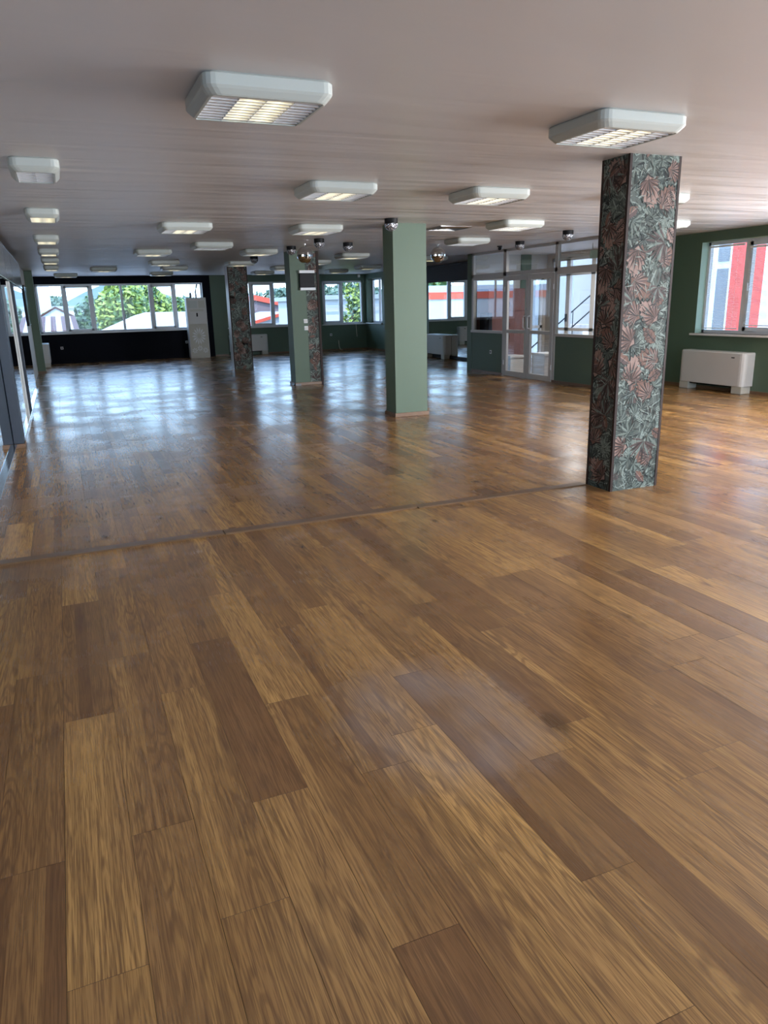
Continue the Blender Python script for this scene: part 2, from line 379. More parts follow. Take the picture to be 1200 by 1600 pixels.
window(4, 'x', XR, 25.35, 26.72, .98, 2.55, [(26.05, .07)], (), True, reveal=.2)
window(5, 'x', XN, 7.75, 10.68, .99, 2.57, [(9.80, .10), (8.75, .10)], (1,), True, reveal=.16, revmat='greenlight')  # reveals painted pale mint for the outdoor light falling on them
window(6, 'x', XN, -.4, 7.3, .99, 2.57, [(1.5, .1), (3.4, .1), (5.4, .1)], (1,), True, reveal=.16)
# ------------------------------------------------------------------ leafy wallpaper, drawn as overlapping leaf shapes
LEAFC = [('paper_ground', (0.076, 0.092, 0.081)), ('leaf_mint', (0.232, 0.274, 0.241)), ('leaf_grey_green', (0.048, 0.063, 0.056)), ('leaf_deep_green', (0.014, 0.019, 0.018)),
         ('leaf_rust', (0.152, 0.080, 0.058)), ('leaf_blush', (0.264, 0.174, 0.144)), ('leaf_umber', (0.036, 0.021, 0.017)), ('leaf_mauve', (0.092, 0.061, 0.056)), ('leaf_sage', (0.136, 0.167, 0.144))]
LEAFM = [flat(n, c, .6, vary=.22, scale=30, spec=.22) for n, c in LEAFC]
def clip(poly, x0, x1, y0, y1):
    for ax, lim, sg in ((0, x0, 1), (0, x1, -1), (1, y0, 1), (1, y1, -1)):
        out = []
        for i in range(len(poly)):
            a, b = poly[i-1], poly[i]
            ia, ib = (a[ax]-lim)*sg >= 0, (b[ax]-lim)*sg >= 0
            if ia != ib:
                t = (lim-a[ax])/(b[ax]-a[ax]); out.append((a[0]+t*(b[0]-a[0]), a[1]+t*(b[1]-a[1])))
            if ib: out.append(b)
        poly = out
        if len(poly) < 3: return []
    return poly
def wallpaper(seed, w, h, dens=1.0):
    """2-D list of (polygon, colour index) in a w x h panel"""
    R = random.Random(seed); P = []
    def add(poly, c):
        q = clip(poly, 0, w, 0, h)
        if len(q) >= 3: P.append((q, c))
    def xf(pts, cx, cy, a, s):
        ca, sa = math.cos(a), math.sin(a)
        return [(cx+s*(x*ca-y*sa), cy+s*(x*sa+y*ca)) for x, y in pts]
    def blade(cx, cy, a, l, wd, c, bend=0):
        add(xf([(0, 0), (l*.35, -wd*.5+bend*.3), (l*.7, -wd*.35+bend*.7), (l, bend), (l*.7, wd*.35+bend*.7), (l*.35, wd*.5+bend*.3)], cx, cy, a, 1), c)
    def fan(cx, cy, a, r, n, spread, cols, wd):
        for k in range(n):
            t = a+spread*(k/(n-1)-.5); l = r*(1-.25*abs(k/(n-1)-.5)*2)*R.uniform(.85, 1.05)
            blade(cx, cy, t, l, wd, cols[k % len(cols)])
            if k % 2 == 0: blade(cx, cy, t+.03, l*.9, wd*.22, 3 if cols[0] != 3 else 1)
    def fern(cx, cy, a, l, c):
        ca, sa = math.cos(a), math.sin(a)
        blade(cx, cy, a, l, .006, c)
        for k in range(3, 12):
            d = l*k/12.0; b = .05*(1-k/14.0)*l/.16
            for sg in (-1, 1): blade(cx+ca*d, cy+sa*d, a+sg*1.0, b, .011, c)
    def heart(cx, cy, a, s, c, vein):
        out = []
        for k in range(26):
            t = 2*math.pi*k/26
            rr = (.62+.38*math.cos(t))*(1+.05*math.cos(13*t)) if False else None
            x = .55*(1-math.cos(t))/1.0-.18*math.exp(-8*min(t, 2*math.pi-t)**2); y = .52*math.sin(t)*(1-.38*(x-.1)) 
            out.append((x, y*(1+.07*(-1)**k)))
        out = [(x*(1+.06*(-1)**k), y*(1+.10*(-1)**k)) for k, (x, y) in enumerate(out)]
        add(xf([(x*1.10-.07, y*1.08) for x, y in out], cx, cy, a, s), 3)
        add(xf(out, cx, cy, a, s), c)
        for k in range(-5, 6):
            t = k*.30
            L = s*(1.02-.075*abs(k))
            blade(cx, cy, a+t, L*.92, s*.105, 6 if k % 2 else 7)
            blade(cx, cy, a+t+.11, L*.86, s*.045, vein)
        blade(cx-math.cos(a)*s*.1, cy-math.sin(a)*s*.1, a, s*1.12, s*.055, 3)
    def ovalleaf(cx, cy, a, s, c):
        n = 11
        up = [(i/n, .30*math.sin(math.pi*(i/n)**.8)*(1-.22*(i % 2))) for i in range(n+1)]
        add(xf([(x, y*1.1) for x, y in up]+[(x, -y*1.1) for x, y in reversed(up[1:-1])], cx, cy, a, s*1.03), 6)
        add(xf(up+[(x, -y) for x, y in reversed(up[1:-1])], cx, cy, a, s), c)
        for k in range(1, 8):
            d = s*k/9.0
            for sg in (-1, 1): blade(cx+math.cos(a)*d, cy+math.sin(a)*d, a+sg*.85, s*.26*math.sin(math.pi*(k/9.0)**.8)+.004, .010, 6 if k % 2 else 7)
        blade(cx-math.cos(a)*s*.25, cy-math.sin(a)*s*.25, a, s*1.2, .012, 3)
    def fold(cx, cy, a, s):
        add(xf([(0, 0), (.35, -.22), (.8, -.20), (1, 0), (.7, .18), (.3, .2)], cx, cy, a, s), 4)
        add(xf([(0, 0), (.4, .02), (1, 0), (.7, .22), (.3, .24)], cx, cy, a, s), 7)
        blade(cx, cy, a+.03, s, s*.05, 5)
    n = int(w*h*900*dens)
    for i in range(n):                                   # ground cover of thin strokes
        blade(R.uniform(-.05, w), R.uniform(-.05, h), R.uniform(0, 6.28), R.uniform(.06, .17), R.uniform(.007, .020), R.choice((1, 1, 1, 2, 2, 3, 3, 8)), R.uniform(-.02, .02))
    for i in range(int(w*h*40*dens)+2): fern(R.uniform(0, w), R.uniform(0, h), R.uniform(0, 6.28), R.uniform(.13, .24), R.choice((1, 2, 3, 8, 7)))
    for i in range(int(w*h*30*dens)+2): fan(R.uniform(0, w), R.uniform(0, h), R.uniform(0, 6.28), R.uniform(.11, .19), R.choice((9, 11)), R.uniform(2.0, 3.6), R.choice(((2, 8), (3, 2), (1, 8), (8, 2))), .022)
    rows = max(4, int(h/.145)); k = R.randrange(4)
    for j in range(rows):
        for cx in ([w*.28, w*.74] if w > .3 else [w*.5]):
            if w > .3 and R.random() < .16: continue
            x = cx+R.uniform(-.05, .05); y = (j+.5)*h/rows+R.uniform(-.05, .05); a = R.uniform(0, 6.28); k += R.choice((1, 1, 2))
            if k % 5 == 0: heart(x, y, a, R.uniform(.17, .215), 5, 4)
            elif k % 5 == 1: fan(x, y, a, R.uniform(.17, .24), 13, 3.0, (7, 8, 7, 6), .026)
            elif k % 5 == 2: ovalleaf(x, y, a, R.uniform(.15, .19), R.choice((4, 5)))
            elif k % 5 == 3: fold(x, y, a, R.uniform(.13, .17))
            else: heart(x, y, a, R.uniform(.15, .20), 4, 5)
    for i in range(int(w*h*420*dens)):
        blade(R.uniform(0, w), R.uniform(0, h), R.uniform(0, 6.28), R.uniform(.03, .10), R.uniform(.004, .010), R.choice((1, 3, 3, 2, 8, 6)), R.uniform(-.02, .02))
    return P
def paper_panel(name, parent, origin, udir, nrm, w, h, seed, dens=1.0):
    """panel standing upright: u along udir, v up, growing along nrm"""
    o, u, n = Vector(origin), Vector(udir), Vector(nrm); mb = MB(); d = .003
    def P(x, y, e): q = o+u*x+n*e; return (q.x, q.y, q.z+y)
    flip = u.cross(Vector((0, 0, 1))).dot(n) < 0
    def face(pts, mi): mb.face(list(reversed(pts)) if flip else pts, mi)
    face([P(0, 0, d), P(w, 0, d), P(w, h, d), P(0, h, d)], 0)
    for a, b in (((0, 0), (w, 0)), ((w, 0), (w, h)), ((w, h), (0, h)), ((0, h), (0, 0))): mb.face([P(*a, 0), P(*b, 0), P(*b, d), P(*a, d)], 0)
    e = d
    for poly, c in wallpaper(seed, w, h, dens):
        e += 1.5e-6; ar = sum(poly[i-1][0]*poly[i][1]-poly[i][0]*poly[i-1][1] for i in range(len(poly)))
        if abs(ar) < 1e-7: continue
        pts = [P(x, y, e) for x, y in (poly if ar > 0 else list(reversed(poly)))]
        face(pts, c)
    return mb.build(name, LEAFM, parent)
# ------------------------------------------------------------------ pillars
def pillar(label, x0, x1, y0, y1, matname, skirt=True):
    t = thing('pillar', label, 'pillar', ((x0+x1)/2, (y0+y1)/2, 0))
    hx, hy = (x1-x0)/2, (y1-y0)/2
    mb = MB(); mb.box(-hx, hx, -hy, hy, 0, ZC); mb.build('shaft', MT[matname], t)
    if skirt:
        mb = MB(); e = .02
        for q in ((-hx-e, hx+e, -hy-e, -hy), (-hx-e, hx+e, hy, hy+e), (-hx-e, -hx, -hy, hy), (hx, hx+e, -hy, hy)):
            x, xx, y, yy = q; mb.box(x, xx, y, yy, 0, .06)
        mb.build('skirting', MT['skirt'], t, bevel=.004)
    return t, hx, hy
def corner_trim(t, x, y, sx, sy, w=.018, th=.006):
    """L profile on the corner x,y; sx, sy point outward"""
    mb = MB(); mb.box(*sorted((x+sx*th, x-sx*w)), *sorted((y, y+sy*th)), 0, ZC); mb.box(*sorted((x, x+sx*th)), *sorted((y, y-sy*w)), 0, ZC)
    return mb.build('corner_trim', MT['trimbrown'], t)
# nearest, papered all round
t, hx, hy = pillar('tall pillar papered all round with tropical leaves, nearest the camera on the right', 4.29, 4.795, 5.055, 5.375, 'trimbrown', False)
paper_panel('wallpaper', t, (-hx, -hy, 0), (1, 0, 0), (0, -1, 0), 2*hx, ZC, 11)
paper_panel('wallpaper', t, (-hx, hy, 0), (0, -1, 0), (-1, 0, 0), 2*hy, ZC, 23)
paper_panel('wallpaper', t, (hx, -hy, 0), (0, 1, 0), (1, 0, 0), 2*hy, ZC, 31)
paper_panel('wallpaper', t, (hx, hy, 0), (-1, 0, 0), (0, 1, 0), 2*hx, ZC, 37)
for sx in (-1, 1):
    for sy in (-1, 1): corner_trim(t, sx*(hx+.003), sy*(hy+.003), sx, sy)
# plain green
pillar('plain sage green pillar with brown skirting, standing alone mid-room', 4.475, 5.0, 10.13, 10.49, 'green')
# half green, half papered
t, hx, hy = pillar('green pillar whose right half is leaf-papered, with a small screen on it', 4.50, 5.10, 15.48, 15.86, 'green')
paper_panel('wallpaper', t, (hx-.27, -hy, .06), (1, 0, 0), (0, -1, 0), .27, ZC-.06, 41, .6)
paper_panel('wallpaper', t, (hx, -hy, .06), (0, 1, 0), (1, 0, 0), 2*hy, ZC-.06, 43, .6)
corner_trim(t, hx+.003, -hy-.003, 1, -1, .03, .018)
# farthest, papered front
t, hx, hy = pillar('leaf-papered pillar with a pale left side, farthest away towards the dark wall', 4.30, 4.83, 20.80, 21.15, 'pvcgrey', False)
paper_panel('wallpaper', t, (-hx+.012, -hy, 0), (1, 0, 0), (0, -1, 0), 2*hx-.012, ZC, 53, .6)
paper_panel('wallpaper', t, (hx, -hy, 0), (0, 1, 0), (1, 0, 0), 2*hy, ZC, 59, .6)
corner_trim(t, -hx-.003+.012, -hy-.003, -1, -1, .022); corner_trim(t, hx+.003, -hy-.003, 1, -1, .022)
# left side: slate pilaster between the mirrors, and green pilaster near the dark wall
t = thing('pilaster', 'slate-blue pilaster at the left edge between two wall mirrors', 'pilaster', (-.70, 10.46, 0))
mb = MB(); mb.box(-.034, .085, -.15, .15, .05, ZC); mb.build('shaft', MT['navy'], t, bevel=.006)
mb = MB(); mb.box(-.034, .095, -.165, .165, 0, .05); mb.build('skirting', MT['skirt'], t)
t = thing('pilaster', 'narrow dark green pilaster beside the far end of the mirror wall', 'pilaster', (-.638, 23.085, 0))
mb = MB(); mb.box(-.1, .1, -.1, .1, .06, ZC); mb.build('shaft', MT['green'], t)
mb = MB(); mb.box(-.1, .115, -.115, .115, 0, .06); mb.build('skirting', MT['skirt'], t)
# ------------------------------------------------------------------ mirrors
def mirror(label, X, nx, ya, yb, z0, z1, joints, railx, frame=True):
    t = thing('wall_mirror', label, 'mirror', (X, (ya+yb)/2, 0))
    cy = (ya+yb)/2; e = sorted((0, -nx*.006))
    js = [ya]+list(joints)+[yb]
    for a, b in zip(js[:-1], js[1:]):
        mb = MB(); mb.box(e[0], e[1], a-cy+.0015, b-cy-.0015, z0, z1); mb.build('mirror_panel', MT['mirror'], t)
    mb = MB(); q = sorted((-nx*.006, nx*railx)); mb.box(q[0], q[1], ya-cy, yb-cy, 0, z0); mb.build('bottom_rail', MT['chrome'] if frame else MT['black'], t, bevel=.003)
    return t
mirror('large wall mirror in front of the slate pilaster, with an aluminium floor rail', -.735, 1, 5.5, 10.29, .05, 2.12, (7.9,), .04)
mb_t = mirror('wall mirror beyond the slate pilaster, below glossy grey panels', -.66, 1, 10.62, 17.9, .05, 2.12, (13.05, 15.4), .035)
for y, m in ((13.1, 'pvcgrey'), (14.1, 'navy')):
    mb = MB(); mb.box(.0, .026, y-14.26-.04, y-14.26+.04, .05, 2.12); mb.build('upright', MT[m], mb_t, bevel=.006)
t = mirror('mirror on the right wall under the charcoal blind, next to the glass partition', XR-.012, -1, 16.5, 21.55, .09, 2.25, (19.6, 20.75), .05, False)
# overhead glossy panels above the left mirrors
for i, (a, b, lab) in enumerate(((2.0, 10.29, 'glossy grey panel above the nearest mirror, outside the picture edge'), (10.62, 12.75, 'glossy grey overhead panel at the left edge, nearest of three'),
                               (12.77, 14.5, 'glossy grey overhead panel, middle one of three above the mirror'), (14.52, 17.9, 'glossy grey overhead panel, longest and farthest of three above the mirror'))):
    t = thing('overhead_panel', lab, 'panel', (-.66, (a+b)/2, 2.13), 0, 'grey panels above the left mirrors')
    mb = MB(); mb.box(-.078, .02, -(b-a)/2+.006, (b-a)/2-.006, 0, .50); mb.build('panel_board', MT['greypanel'], t, bevel=.006)
    mb = MB(); mb.box(.02, .028, -(b-a)/2+.01, (b-a)/2-.01, .485, .50); mb.build('edge_strip', MT['alu'], t)
# dark framed screen and frame on the left wall
t = thing('wall_screen', 'black flat screen seen edge-on on the left wall before the green pilaster', 'screen', (-.74, 20.5, 1.34))
mb = MB(); mb.box(0, .07, -.75, .75, 0, .93); mb.build('casing', MT['black'], t, bevel=.01)
mb = MB(); mb.box(.07, .073, -.72, .72, .03, .90); mb.build('display', MT['screen'], t)
t = thing('picture_frame', 'small dark picture frame hanging on the wall past the green pilaster', 'picture', (-.62, 24.6, 1.45))
mb = MB(); mb.box(0, .03, -.35, .35, 0, .55); mb.build('frame', MT['black'], t, bevel=.005)
mb = MB(); mb.box(.03, .032, -.30, .30, .05, .50); mb.build('print', MT['greypanel'], t)
# ------------------------------------------------------------------ ceiling luminaires
def make_light(wd, dp, lit, label, tubes):
    t = thing('ceiling_light', label, 'ceiling light', (0, 0, ZC), 0, 'louvred ceiling lights')
    h = .10; ch = .06; hw, hd = wd/2, dp/2
    def oct_(k, z, c=ch): 
        x, y = hw-k, hd-k; out = []
        for qx, qy, a0 in ((1, -1, -90), (1, 1, 0), (-1, 1, 90), (-1, -1, 180)):
            for i in range(5): a = math.radians(a0+22.5*i); out.append((qx*(x-c)+c*math.cos(a), qy*(y-c)+c*math.sin(a), z))
        return out
    mb = MB(); inn = .05
    mb.rings([oct_(.010, 0), oct_(0, -.010), oct_(0, -.060), oct_(.008, -.072), oct_(.028, -h+.006), oct_(.036, -h), oct_(inn, -h, .01), oct_(inn, -.02, .01)], True, True)
    mb.build('housing', MT['housing'], t)
    x, y = hw-inn, hd-inn
    mb = MB(); n = tubes                                   # reflector troughs, one per tube, running away from the viewer
    pitch = 2*x/n
    for i in range(n):
        c = -x+pitch*(i+.5); prof = [(c-pitch/2, -h+.004), (c-pitch*.34, -.05), (c, -.03), (c+pitch*.34, -.05), (c+pitch/2, -h+.004)]
        for (xa, za), (xb, zb) in zip(prof[:-1], prof[1:]): mb.face([(xa, -y, za), (xa, y, za), (xb, y, zb), (xb, -y, zb)])
    mb.build('reflector', MT['reflect'], t)
    mb = MB(); k = max(7, int(dp/.062))
    for j in range(k):
        yy = -y+2*y*(j+.5)/k
        mb.rings([[(xx, yy-.008, -h+.004), (xx, yy+.008, -h+.004), (xx, yy+.002, -h+.040), (xx, yy-.002, -h+.040)] for xx in (-x, x)])
    mb.build('louvre', MT['louvre'], t)
    for i in range(n):
        c = -x+pitch*(i+.5); on = lit and (n < 4 or i in (1, 2))
        mb = MB(); mb.tube([(c, -y+.015, -.062), (c, y-.015, -.062)], .013, 8); mb.build('tube', MT['tube' if on else 'tubeoff'], t, smooth=True)
    return t
BIG = [  # left x, front y, lit, label
 (.77, 3.93, 1, 'nearest large square ceiling light, upper left, glowing yellow'),
 (3.12, 3.93, 1, 'large square ceiling light just in front of the nearest leaf-papered pillar'),
 (2.24, 6.86, 1, 'square ceiling light of the second row, left of the green pillar top'),
 (3.91, 6.83, 1, 'square ceiling light of the second row, right of the green pillar top'),
 (1.37, 10.48, 1, 'square ceiling light left of centre, alone between the mirror row and the green pillar'),
 (3.20, 10.43, 1, 'square ceiling light in front of the half-papered pillar, beside the domes'),
 (5.88, 9.40, 1, 'square ceiling light right of the green pillar, behind the air vent'),
 (1.47, 15.20, 1, 'lit ceiling light left of centre, in front of a staggered far cluster'),
 (2.28, 13.48, 0, 'unlit ceiling light left of the papered far pillar, with bright louvre edge only'),
 (3.49, 15.0, 1, 'ceiling light just left of the half-papered pillar top'),
 (6.62, 12.12, 0, 'unlit ceiling light hanging before the glass partition, next to the mirror ball'),
 (2.10, 18.62, 1, 'far ceiling light, nearest of the three staggered above the dark window'),
 (2.67, 21.1, 1, 'far ceiling light, middle one of the three staggered above the dark window'),
 (2.72, 24.3, 1, 'far ceiling light, last of the three staggered, almost touching the dark wall'),
 (.90, 21.45, 1, 'far ceiling light over the middle of the dark window, alone'),
 (0.0, 24.9, 1, 'far ceiling light closest to the left end of the dark wall'),
 (3.97, 18.90, 1, 'ceiling light directly in front of the farthest leaf-papered pillar'),
 (5.85, 24.1, 1, 'far ceiling light against the green wall, left of the half-papered pillar'),
 (5.74, 21.25, 1, 'far ceiling light peeking out behind the half-papered pillar on its left'),
 (5.88, 16.05, 1, 'ceiling light between the half-papered pillar and the green pillar'),
 (5.80, 18.42, 1, 'ceiling light behind the half-papered pillar on its right'),
 (8.10, 23.37, 1, 'far ceiling light above the two-pane corner window'),
 (8.23, 20.95, 1, 'far ceiling light partly hidden by the left edge of the green pillar'),
 (5.92, 6.72, 1, 'ceiling light half hidden behind the nearest leaf-papered pillar, the closer of two'),
 (8.23, 9.03, 1, 'ceiling light half hidden behind the nearest leaf-papered pillar, the farther of two'),
 (8.35, 17.0, 1, 'ceiling light just above the charcoal blind beside the mirror ball')]
WD, DP = .665, .60
protos = {}
for x, y, lit, lab in BIG:
    loc = (x+WD/2, y+DP/2, ZC)
    if lit not in protos: protos[lit] = make_light(WD, DP, lit, lab, 4); protos[lit].location = loc
    else: copy_thing(protos[lit], loc, lab)
ROW = [(6.38, 0, 'narrow unlit ceiling light, nearest of the left row'), (9.34, 1, 'narrow lit ceiling light, second in the left row'), (12.45, 1, 'narrow lit ceiling light, third in the left row'),
       (15.15, 1, 'narrow lit ceiling light, fourth in the left row'), (17.8, 1, 'narrow lit ceiling light, fifth in the left row'), (20.7, 1, 'narrow lit ceiling light, last in the left row')]
nar = {}
for y, lit, lab in ROW:
    loc = (-.03, y+DP/2, ZC)
    if lit not in nar: nar[lit] = make_light(.35, DP, lit, lab, 2); nar[lit].location = loc; nar[lit]['group'] = 'narrow lights along the mirrors'
    else: copy_thing(nar[lit], loc, lab)
# ------------------------------------------------------------------ disco domes, mirror balls, vent, small ceiling devices
def make_dome(label):
    t = thing('disco_dome_light', label, 'dome light', (0, 0, ZC), 0, 'black disco dome lights on the ceiling')
    mb = MB(); mb.lathe([(.084, -.070), (.088, -.066), (.088, -.004), (.084, 0)], 0, 0, 24); mb.build('base', MT['black'], t)
    mb = MB(); R = .094; rs = []
    for i in range(8):
        a = math.pi/2*i/8; rs.append((R*math.cos(a), -.068-R*math.sin(a)))
    rs.append((.004, -.068-R)); rs.reverse()
    mb.lathe(rs, 0, 0, 20); mb.build('lens', MT['crystal'], t)
    mb = MB(); mb.lathe([(.012, -.10), (.030, -.085), (.045, -.071)], 0, 0, 10); mb.build('led_cluster', MT['chrome'], t)
    return t
def crystal():
    m, t, b = newmat('clear_faceted_plastic')
    b.inputs['Base Color'].default_value = (.75, .77, .78, 1); b.inputs['Roughness'].default_value = .08; b.inputs['Metallic'].default_value = .55
    co = t.nodes.new('ShaderNodeTexCoord').outputs['Object']
    v = t.nodes.new('ShaderNodeTexVoronoi'); v.inputs['Scale'].default_value = 55; t.links.new(co, v.inputs['Vector'])
    t.links.new(mixc(t, maprange(t, v.outputs['Distance'], .2, .5), (.95, .96, .97), (.22, .22, .24)), b.inputs['Base Color'])
    bp = t.nodes.new('ShaderNodeBump'); bp.inputs['Strength'].default_value = 1; bp.inputs['Distance'].default_value = .01
    t.links.new(v.outputs['Distance'], bp.inputs['Height']); t.links.new(bp.outputs[0], b.inputs['Normal'])
    return m
MT['crystal'] = crystal()
DOMES = [(4.23, 9.62, 'black dome light in front of the green pillar top'), (4.21, 14.3, 'black dome light at the top left of the half-papered pillar'), (4.23, 12.68, 'black dome light right of the mirror ball, the nearer of two over the room centre'),
         (5.02, 13.4, 'black dome light farther right over the room centre, before the corner window'), (4.15, 17.05, 'black dome light overlapping the light at the farthest papered pillar'),
         (8.31, 12.78, 'black dome light before the middle upper pane of the glass partition'), (7.90, 10.72, 'black dome light nearest the leaf-papered pillar, before the partition right pane')]
d0 = None
for x, y, lab in DOMES:
    if d0 is None: d0 = make_dome(lab); d0.location = (x, y, ZC)
    else: copy_thing(d0, (x, y, ZC), lab)
def mirrorball_mat():
    m, t, b = newmat('mirror_ball_tiles'); b.inputs['Metallic'].default_value = 1; b.inputs['Roughness'].default_value = .06; b.inputs['Base Color'].default_value = (.72, .72, .72, 1)
    return m
MT['ball'] = mirrorball_mat()
def make_ball(label):
    R = .148
    t = thing('mirror_ball', label, 'mirror ball', (0, 0, ZC), 0, 'hanging mirror balls')
    mb = MB(); mb.lathe([(.03, -.02), (.03, 0)], 0, 0, 12); mb.tube([(0, 0, -.012), (0, 0, -.05)], .006, 8); mb.build('hanger', MT['alu'], t)
    mb = MB(); n = 14; prof = []
    for i in range(n+1):
        a = -math.pi/2+math.pi*i/n; prof.append((max(.002, R*math.cos(a)), -.045-R+R*math.sin(a)))
    mb.lathe(prof, 0, 0, 28); mb.build('ball', MT['ball'], t)
    return t
b0 = make_ball('mirror ball hanging before the half-papered pillar'); b0.location = (4.30, 13.75, ZC)
copy_thing(b0, (6.97, 13.6, ZC), 'mirror ball hanging between the green pillar and the glass partition')
t = thing('air_vent', 'square louvred air vent flush in the ceiling right of the green pillar', 'vent', (5.62, 10.62, ZC))
mb = MB()
for k, (a, z) in enumerate(((.26, -.012), (.20, -.010), (.14, -.008), (.08, -.006))):
    b = a-.028
    mb.rings([[(-a, -a, -.0005), (a, -a, -.0005), (a, a, -.0005), (-a, a, -.0005)], [(-a, -a, z), (a, -a, z), (a, a, z), (-a, a, z)], [(-b, -b, z-.012), (b, -b, z-.012), (b, b, z-.012), (-b, b, z-.012)], [(-b, -b, -.0005), (b, -b, -.0005), (b, b, -.0005), (-b, b, -.0005)]], False, False)
mb.build('vent_blades', MT['alu'], t); mb = MB(); mb.box(-.25, .25, -.25, .25, -.003, 0); mb.build('vent_backing', MT['black'], t)
t = thing('security_camera', 'small black security camera on the ceiling beside the glass partition', 'camera', (8.55, 13.9, ZC))
mb = MB(); mb.lathe([(.05, -.02), (.055, 0)], 0, 0, 16); mb.build('mount', MT['black'], t); mb = MB(); mb.tube([(.03, .02, -.03), (-.06, -.10, -.06)], .035, 12); mb.build('body', MT['black'], t)
t = thing('motion_sensor', 'small white motion sensor at the top right of the green pillar', 'sensor', (5.0, 10.35, 2.56))
mb = MB(); mb.rings([[(x*1.0, y, z) for x, y in ((0, -.05), (.04*s, -.035), (.06*s, 0), (.04*s, .035), (0, .05))] for z, s in ((0, .5), (.03, 1), (.10, 1), (.13, .7))]); mb.build('sensor_body', MT['feet'], t)
t = thing('motion_sensor', 'small white sensor in the far ceiling corner above the corner window', 'sensor', (10.45, 26.9, 2.62))
mb = MB(); mb.box(-.05, .05, -.07, 0, 0, .1); mb.build('sensor_body', MT['white'], t, bevel=.015)
# ------------------------------------------------------------------ glass partition with double door
XL = 11.5
XP = 9.22; T = .06
pw = thing('wall_partition', None, None, kind='structure')
mb = MB(); mb.box(XP, XP+.12, 14.74, 16.20, 0, .93); mb.box(XP, XP+.12, 11.2, 12.88, 0, .93); mb.build('dado', MT['green'], pw)
mb = MB(); mb.box(XP-.01, XP+.11, 16.20, 16.42, 0, ZC); mb.build('end_post', MT['green'], pw)
mb = MB()
for ya, yb in ((16.12, 16.20), (14.68, 14.80), (12.79, 12.88), (11.2, 11.3)): mb.box(XP-.01, XP+T, ya, yb, .93 if not 12.7 < ya < 14.75 else 0, ZC)
mb.box(XP-.01, XP+T, 11.2, 16.2, 2.18, 2.26); mb.box(XP-.01, XP+T, 11.2, 16.2, ZC-.05, ZC)
mb.box(XP-.035, XP+T, 14.80, 16.2, .93, .985); mb.box(XP-.035, XP+T, 11.2, 12.79, .93, .985)
mb.box(XP-.01, XP+T, 14.80, 16.12, 2.13, 2.18); mb.box(XP-.01, XP+T, 11.3, 12.79, 2.13, 2.18)
mb.build('glazing_frame', MT['pvcgrey'], pw)
for ya, yb, za, zb in ((14.80, 16.12, .985, 2.13), (11.3, 12.79, .985, 2.13), (14.80, 16.12, 2.26, ZC-.05), (12.88, 14.68, 2.26, ZC-.05), (11.3, 12.79, 2.26, ZC-.05)):
    mb = MB(); mb.box(XP+.02, XP+.026, ya, yb, za, zb); mb.build('pane', MT['glass2'], pw)
mb = MB(); mb.box(XP-.012, XP, 14.78, 16.2, 0, .05); mb.box(XP-.012, XP, 11.2, 12.86, 0, .05); mb.build('skirting', MT['skirt'], pw)
dr = thing('door_1', None, None, kind='structure')
def leaf(ya, yb, hy):
    mb = MB(); s = .095; x0, x1 = XP-.02, XP+.035
    mb.box(x0, x1, ya, ya+s, .01, 2.17); mb.box(x0, x1, yb-s, yb, .01, 2.17)
    for za, zb in ((.01, .12), (.955, 1.025), (2.07, 2.17)): mb.box(x0, x1, ya+s, yb-s, za, zb)
    l = mb.build('door_leaf', MT['pvcgrey'], dr, bevel=.004)
    for za, zb in ((.12, .955), (1.025, 2.07)):
        mb = MB(); mb.box(XP+.005, XP+.011, ya+s, yb-s, za, zb); mb.build('glass', MT['glass2'], l)
    mb = MB(); mb.tube([(x0+.0, hy, 1.06), (x0-.055, hy, 1.075), (x0-.06, hy+(.0), 1.10), (x0-.06, hy, 1.29), (x0-.055, hy, 1.315), (x0, hy, 1.33)], .014, 10)
    mb.build('pull_handle', MT['pvc'], l, smooth=True)
    mb = MB(); yy = ya+.0 if abs(ya-12.88) < .1 else yb
    for z in (.3, 1.9): mb.tube([(x0-.008, yy, z-.05), (x0-.008, yy, z+.05)], .012, 8)
    mb.build('hinge', MT['pvc'], l)
leaf(13.785, 14.70, 13.86); leaf(12.875, 13.775, 13.70)
# ------------------------------------------------------------------ lobby behind the glass
mb = MB(); grid_wall(mb, 'y', 16.42, 16.54, XP+.1, XL+.1, 0, ZC, [(10.82, 11.42, 0.02, 2.2)]); tag(mb.build('wall_lobby_end', MT['lobbywall']), kind='structure')
mb = MB(); grid_wall(mb, 'x', XL, XL+.12, 11.62, 16.42, 0, ZC, [(12.2, 16.2, .02, 2.62)]); tag(mb.build('wall_lobby_side', MT['lobbywall']), kind='structure')
def glazed(n, axis, p, a0, a1, z0, z1, mull, trans):
    t = thing(f'door_{n}', None, None, kind='structure'); mb = MB()
    def bx(m, a, b, d0, d1, z, zz):
        m.box(a, b, p+d0, p+d1, z, zz) if axis == 'y' else m.box(p+d0, p+d1, a, b, z, zz)
    for a, b in ((a0, a0+.07), (a1-.07, a1)): bx(mb, a, b, 0, .07, z0, z1)
    for c in mull: bx(mb, c-.075, c+.075, 0, .07, z0, z1)
    for z in (z0, z1-.07, *trans): bx(mb, a0, a1, 0, .07, z, z+.07)
    mb.build('door_frame', MT['pvc'], t)
    m = MB(); bx(m, a0, a1, .03, .036, z0, z1); m.build('glass', MT['glass'], t)
    c = mull[0] if mull else a0+.05
    m = MB(); bx(m, c-.015, c+.015, -.05, 0, 1.12, 1.30); m.build('door_handle', MT['black'], t)
    return t
glazed(2, 'x', XL+.02, 12.2, 16.2, .02, 2.62, (15.55, 14.6, 13.4), (.90, 2.2))
glazed(3, 'y', 16.44, 10.82, 11.42, .02, 2.2, (), (.95,))
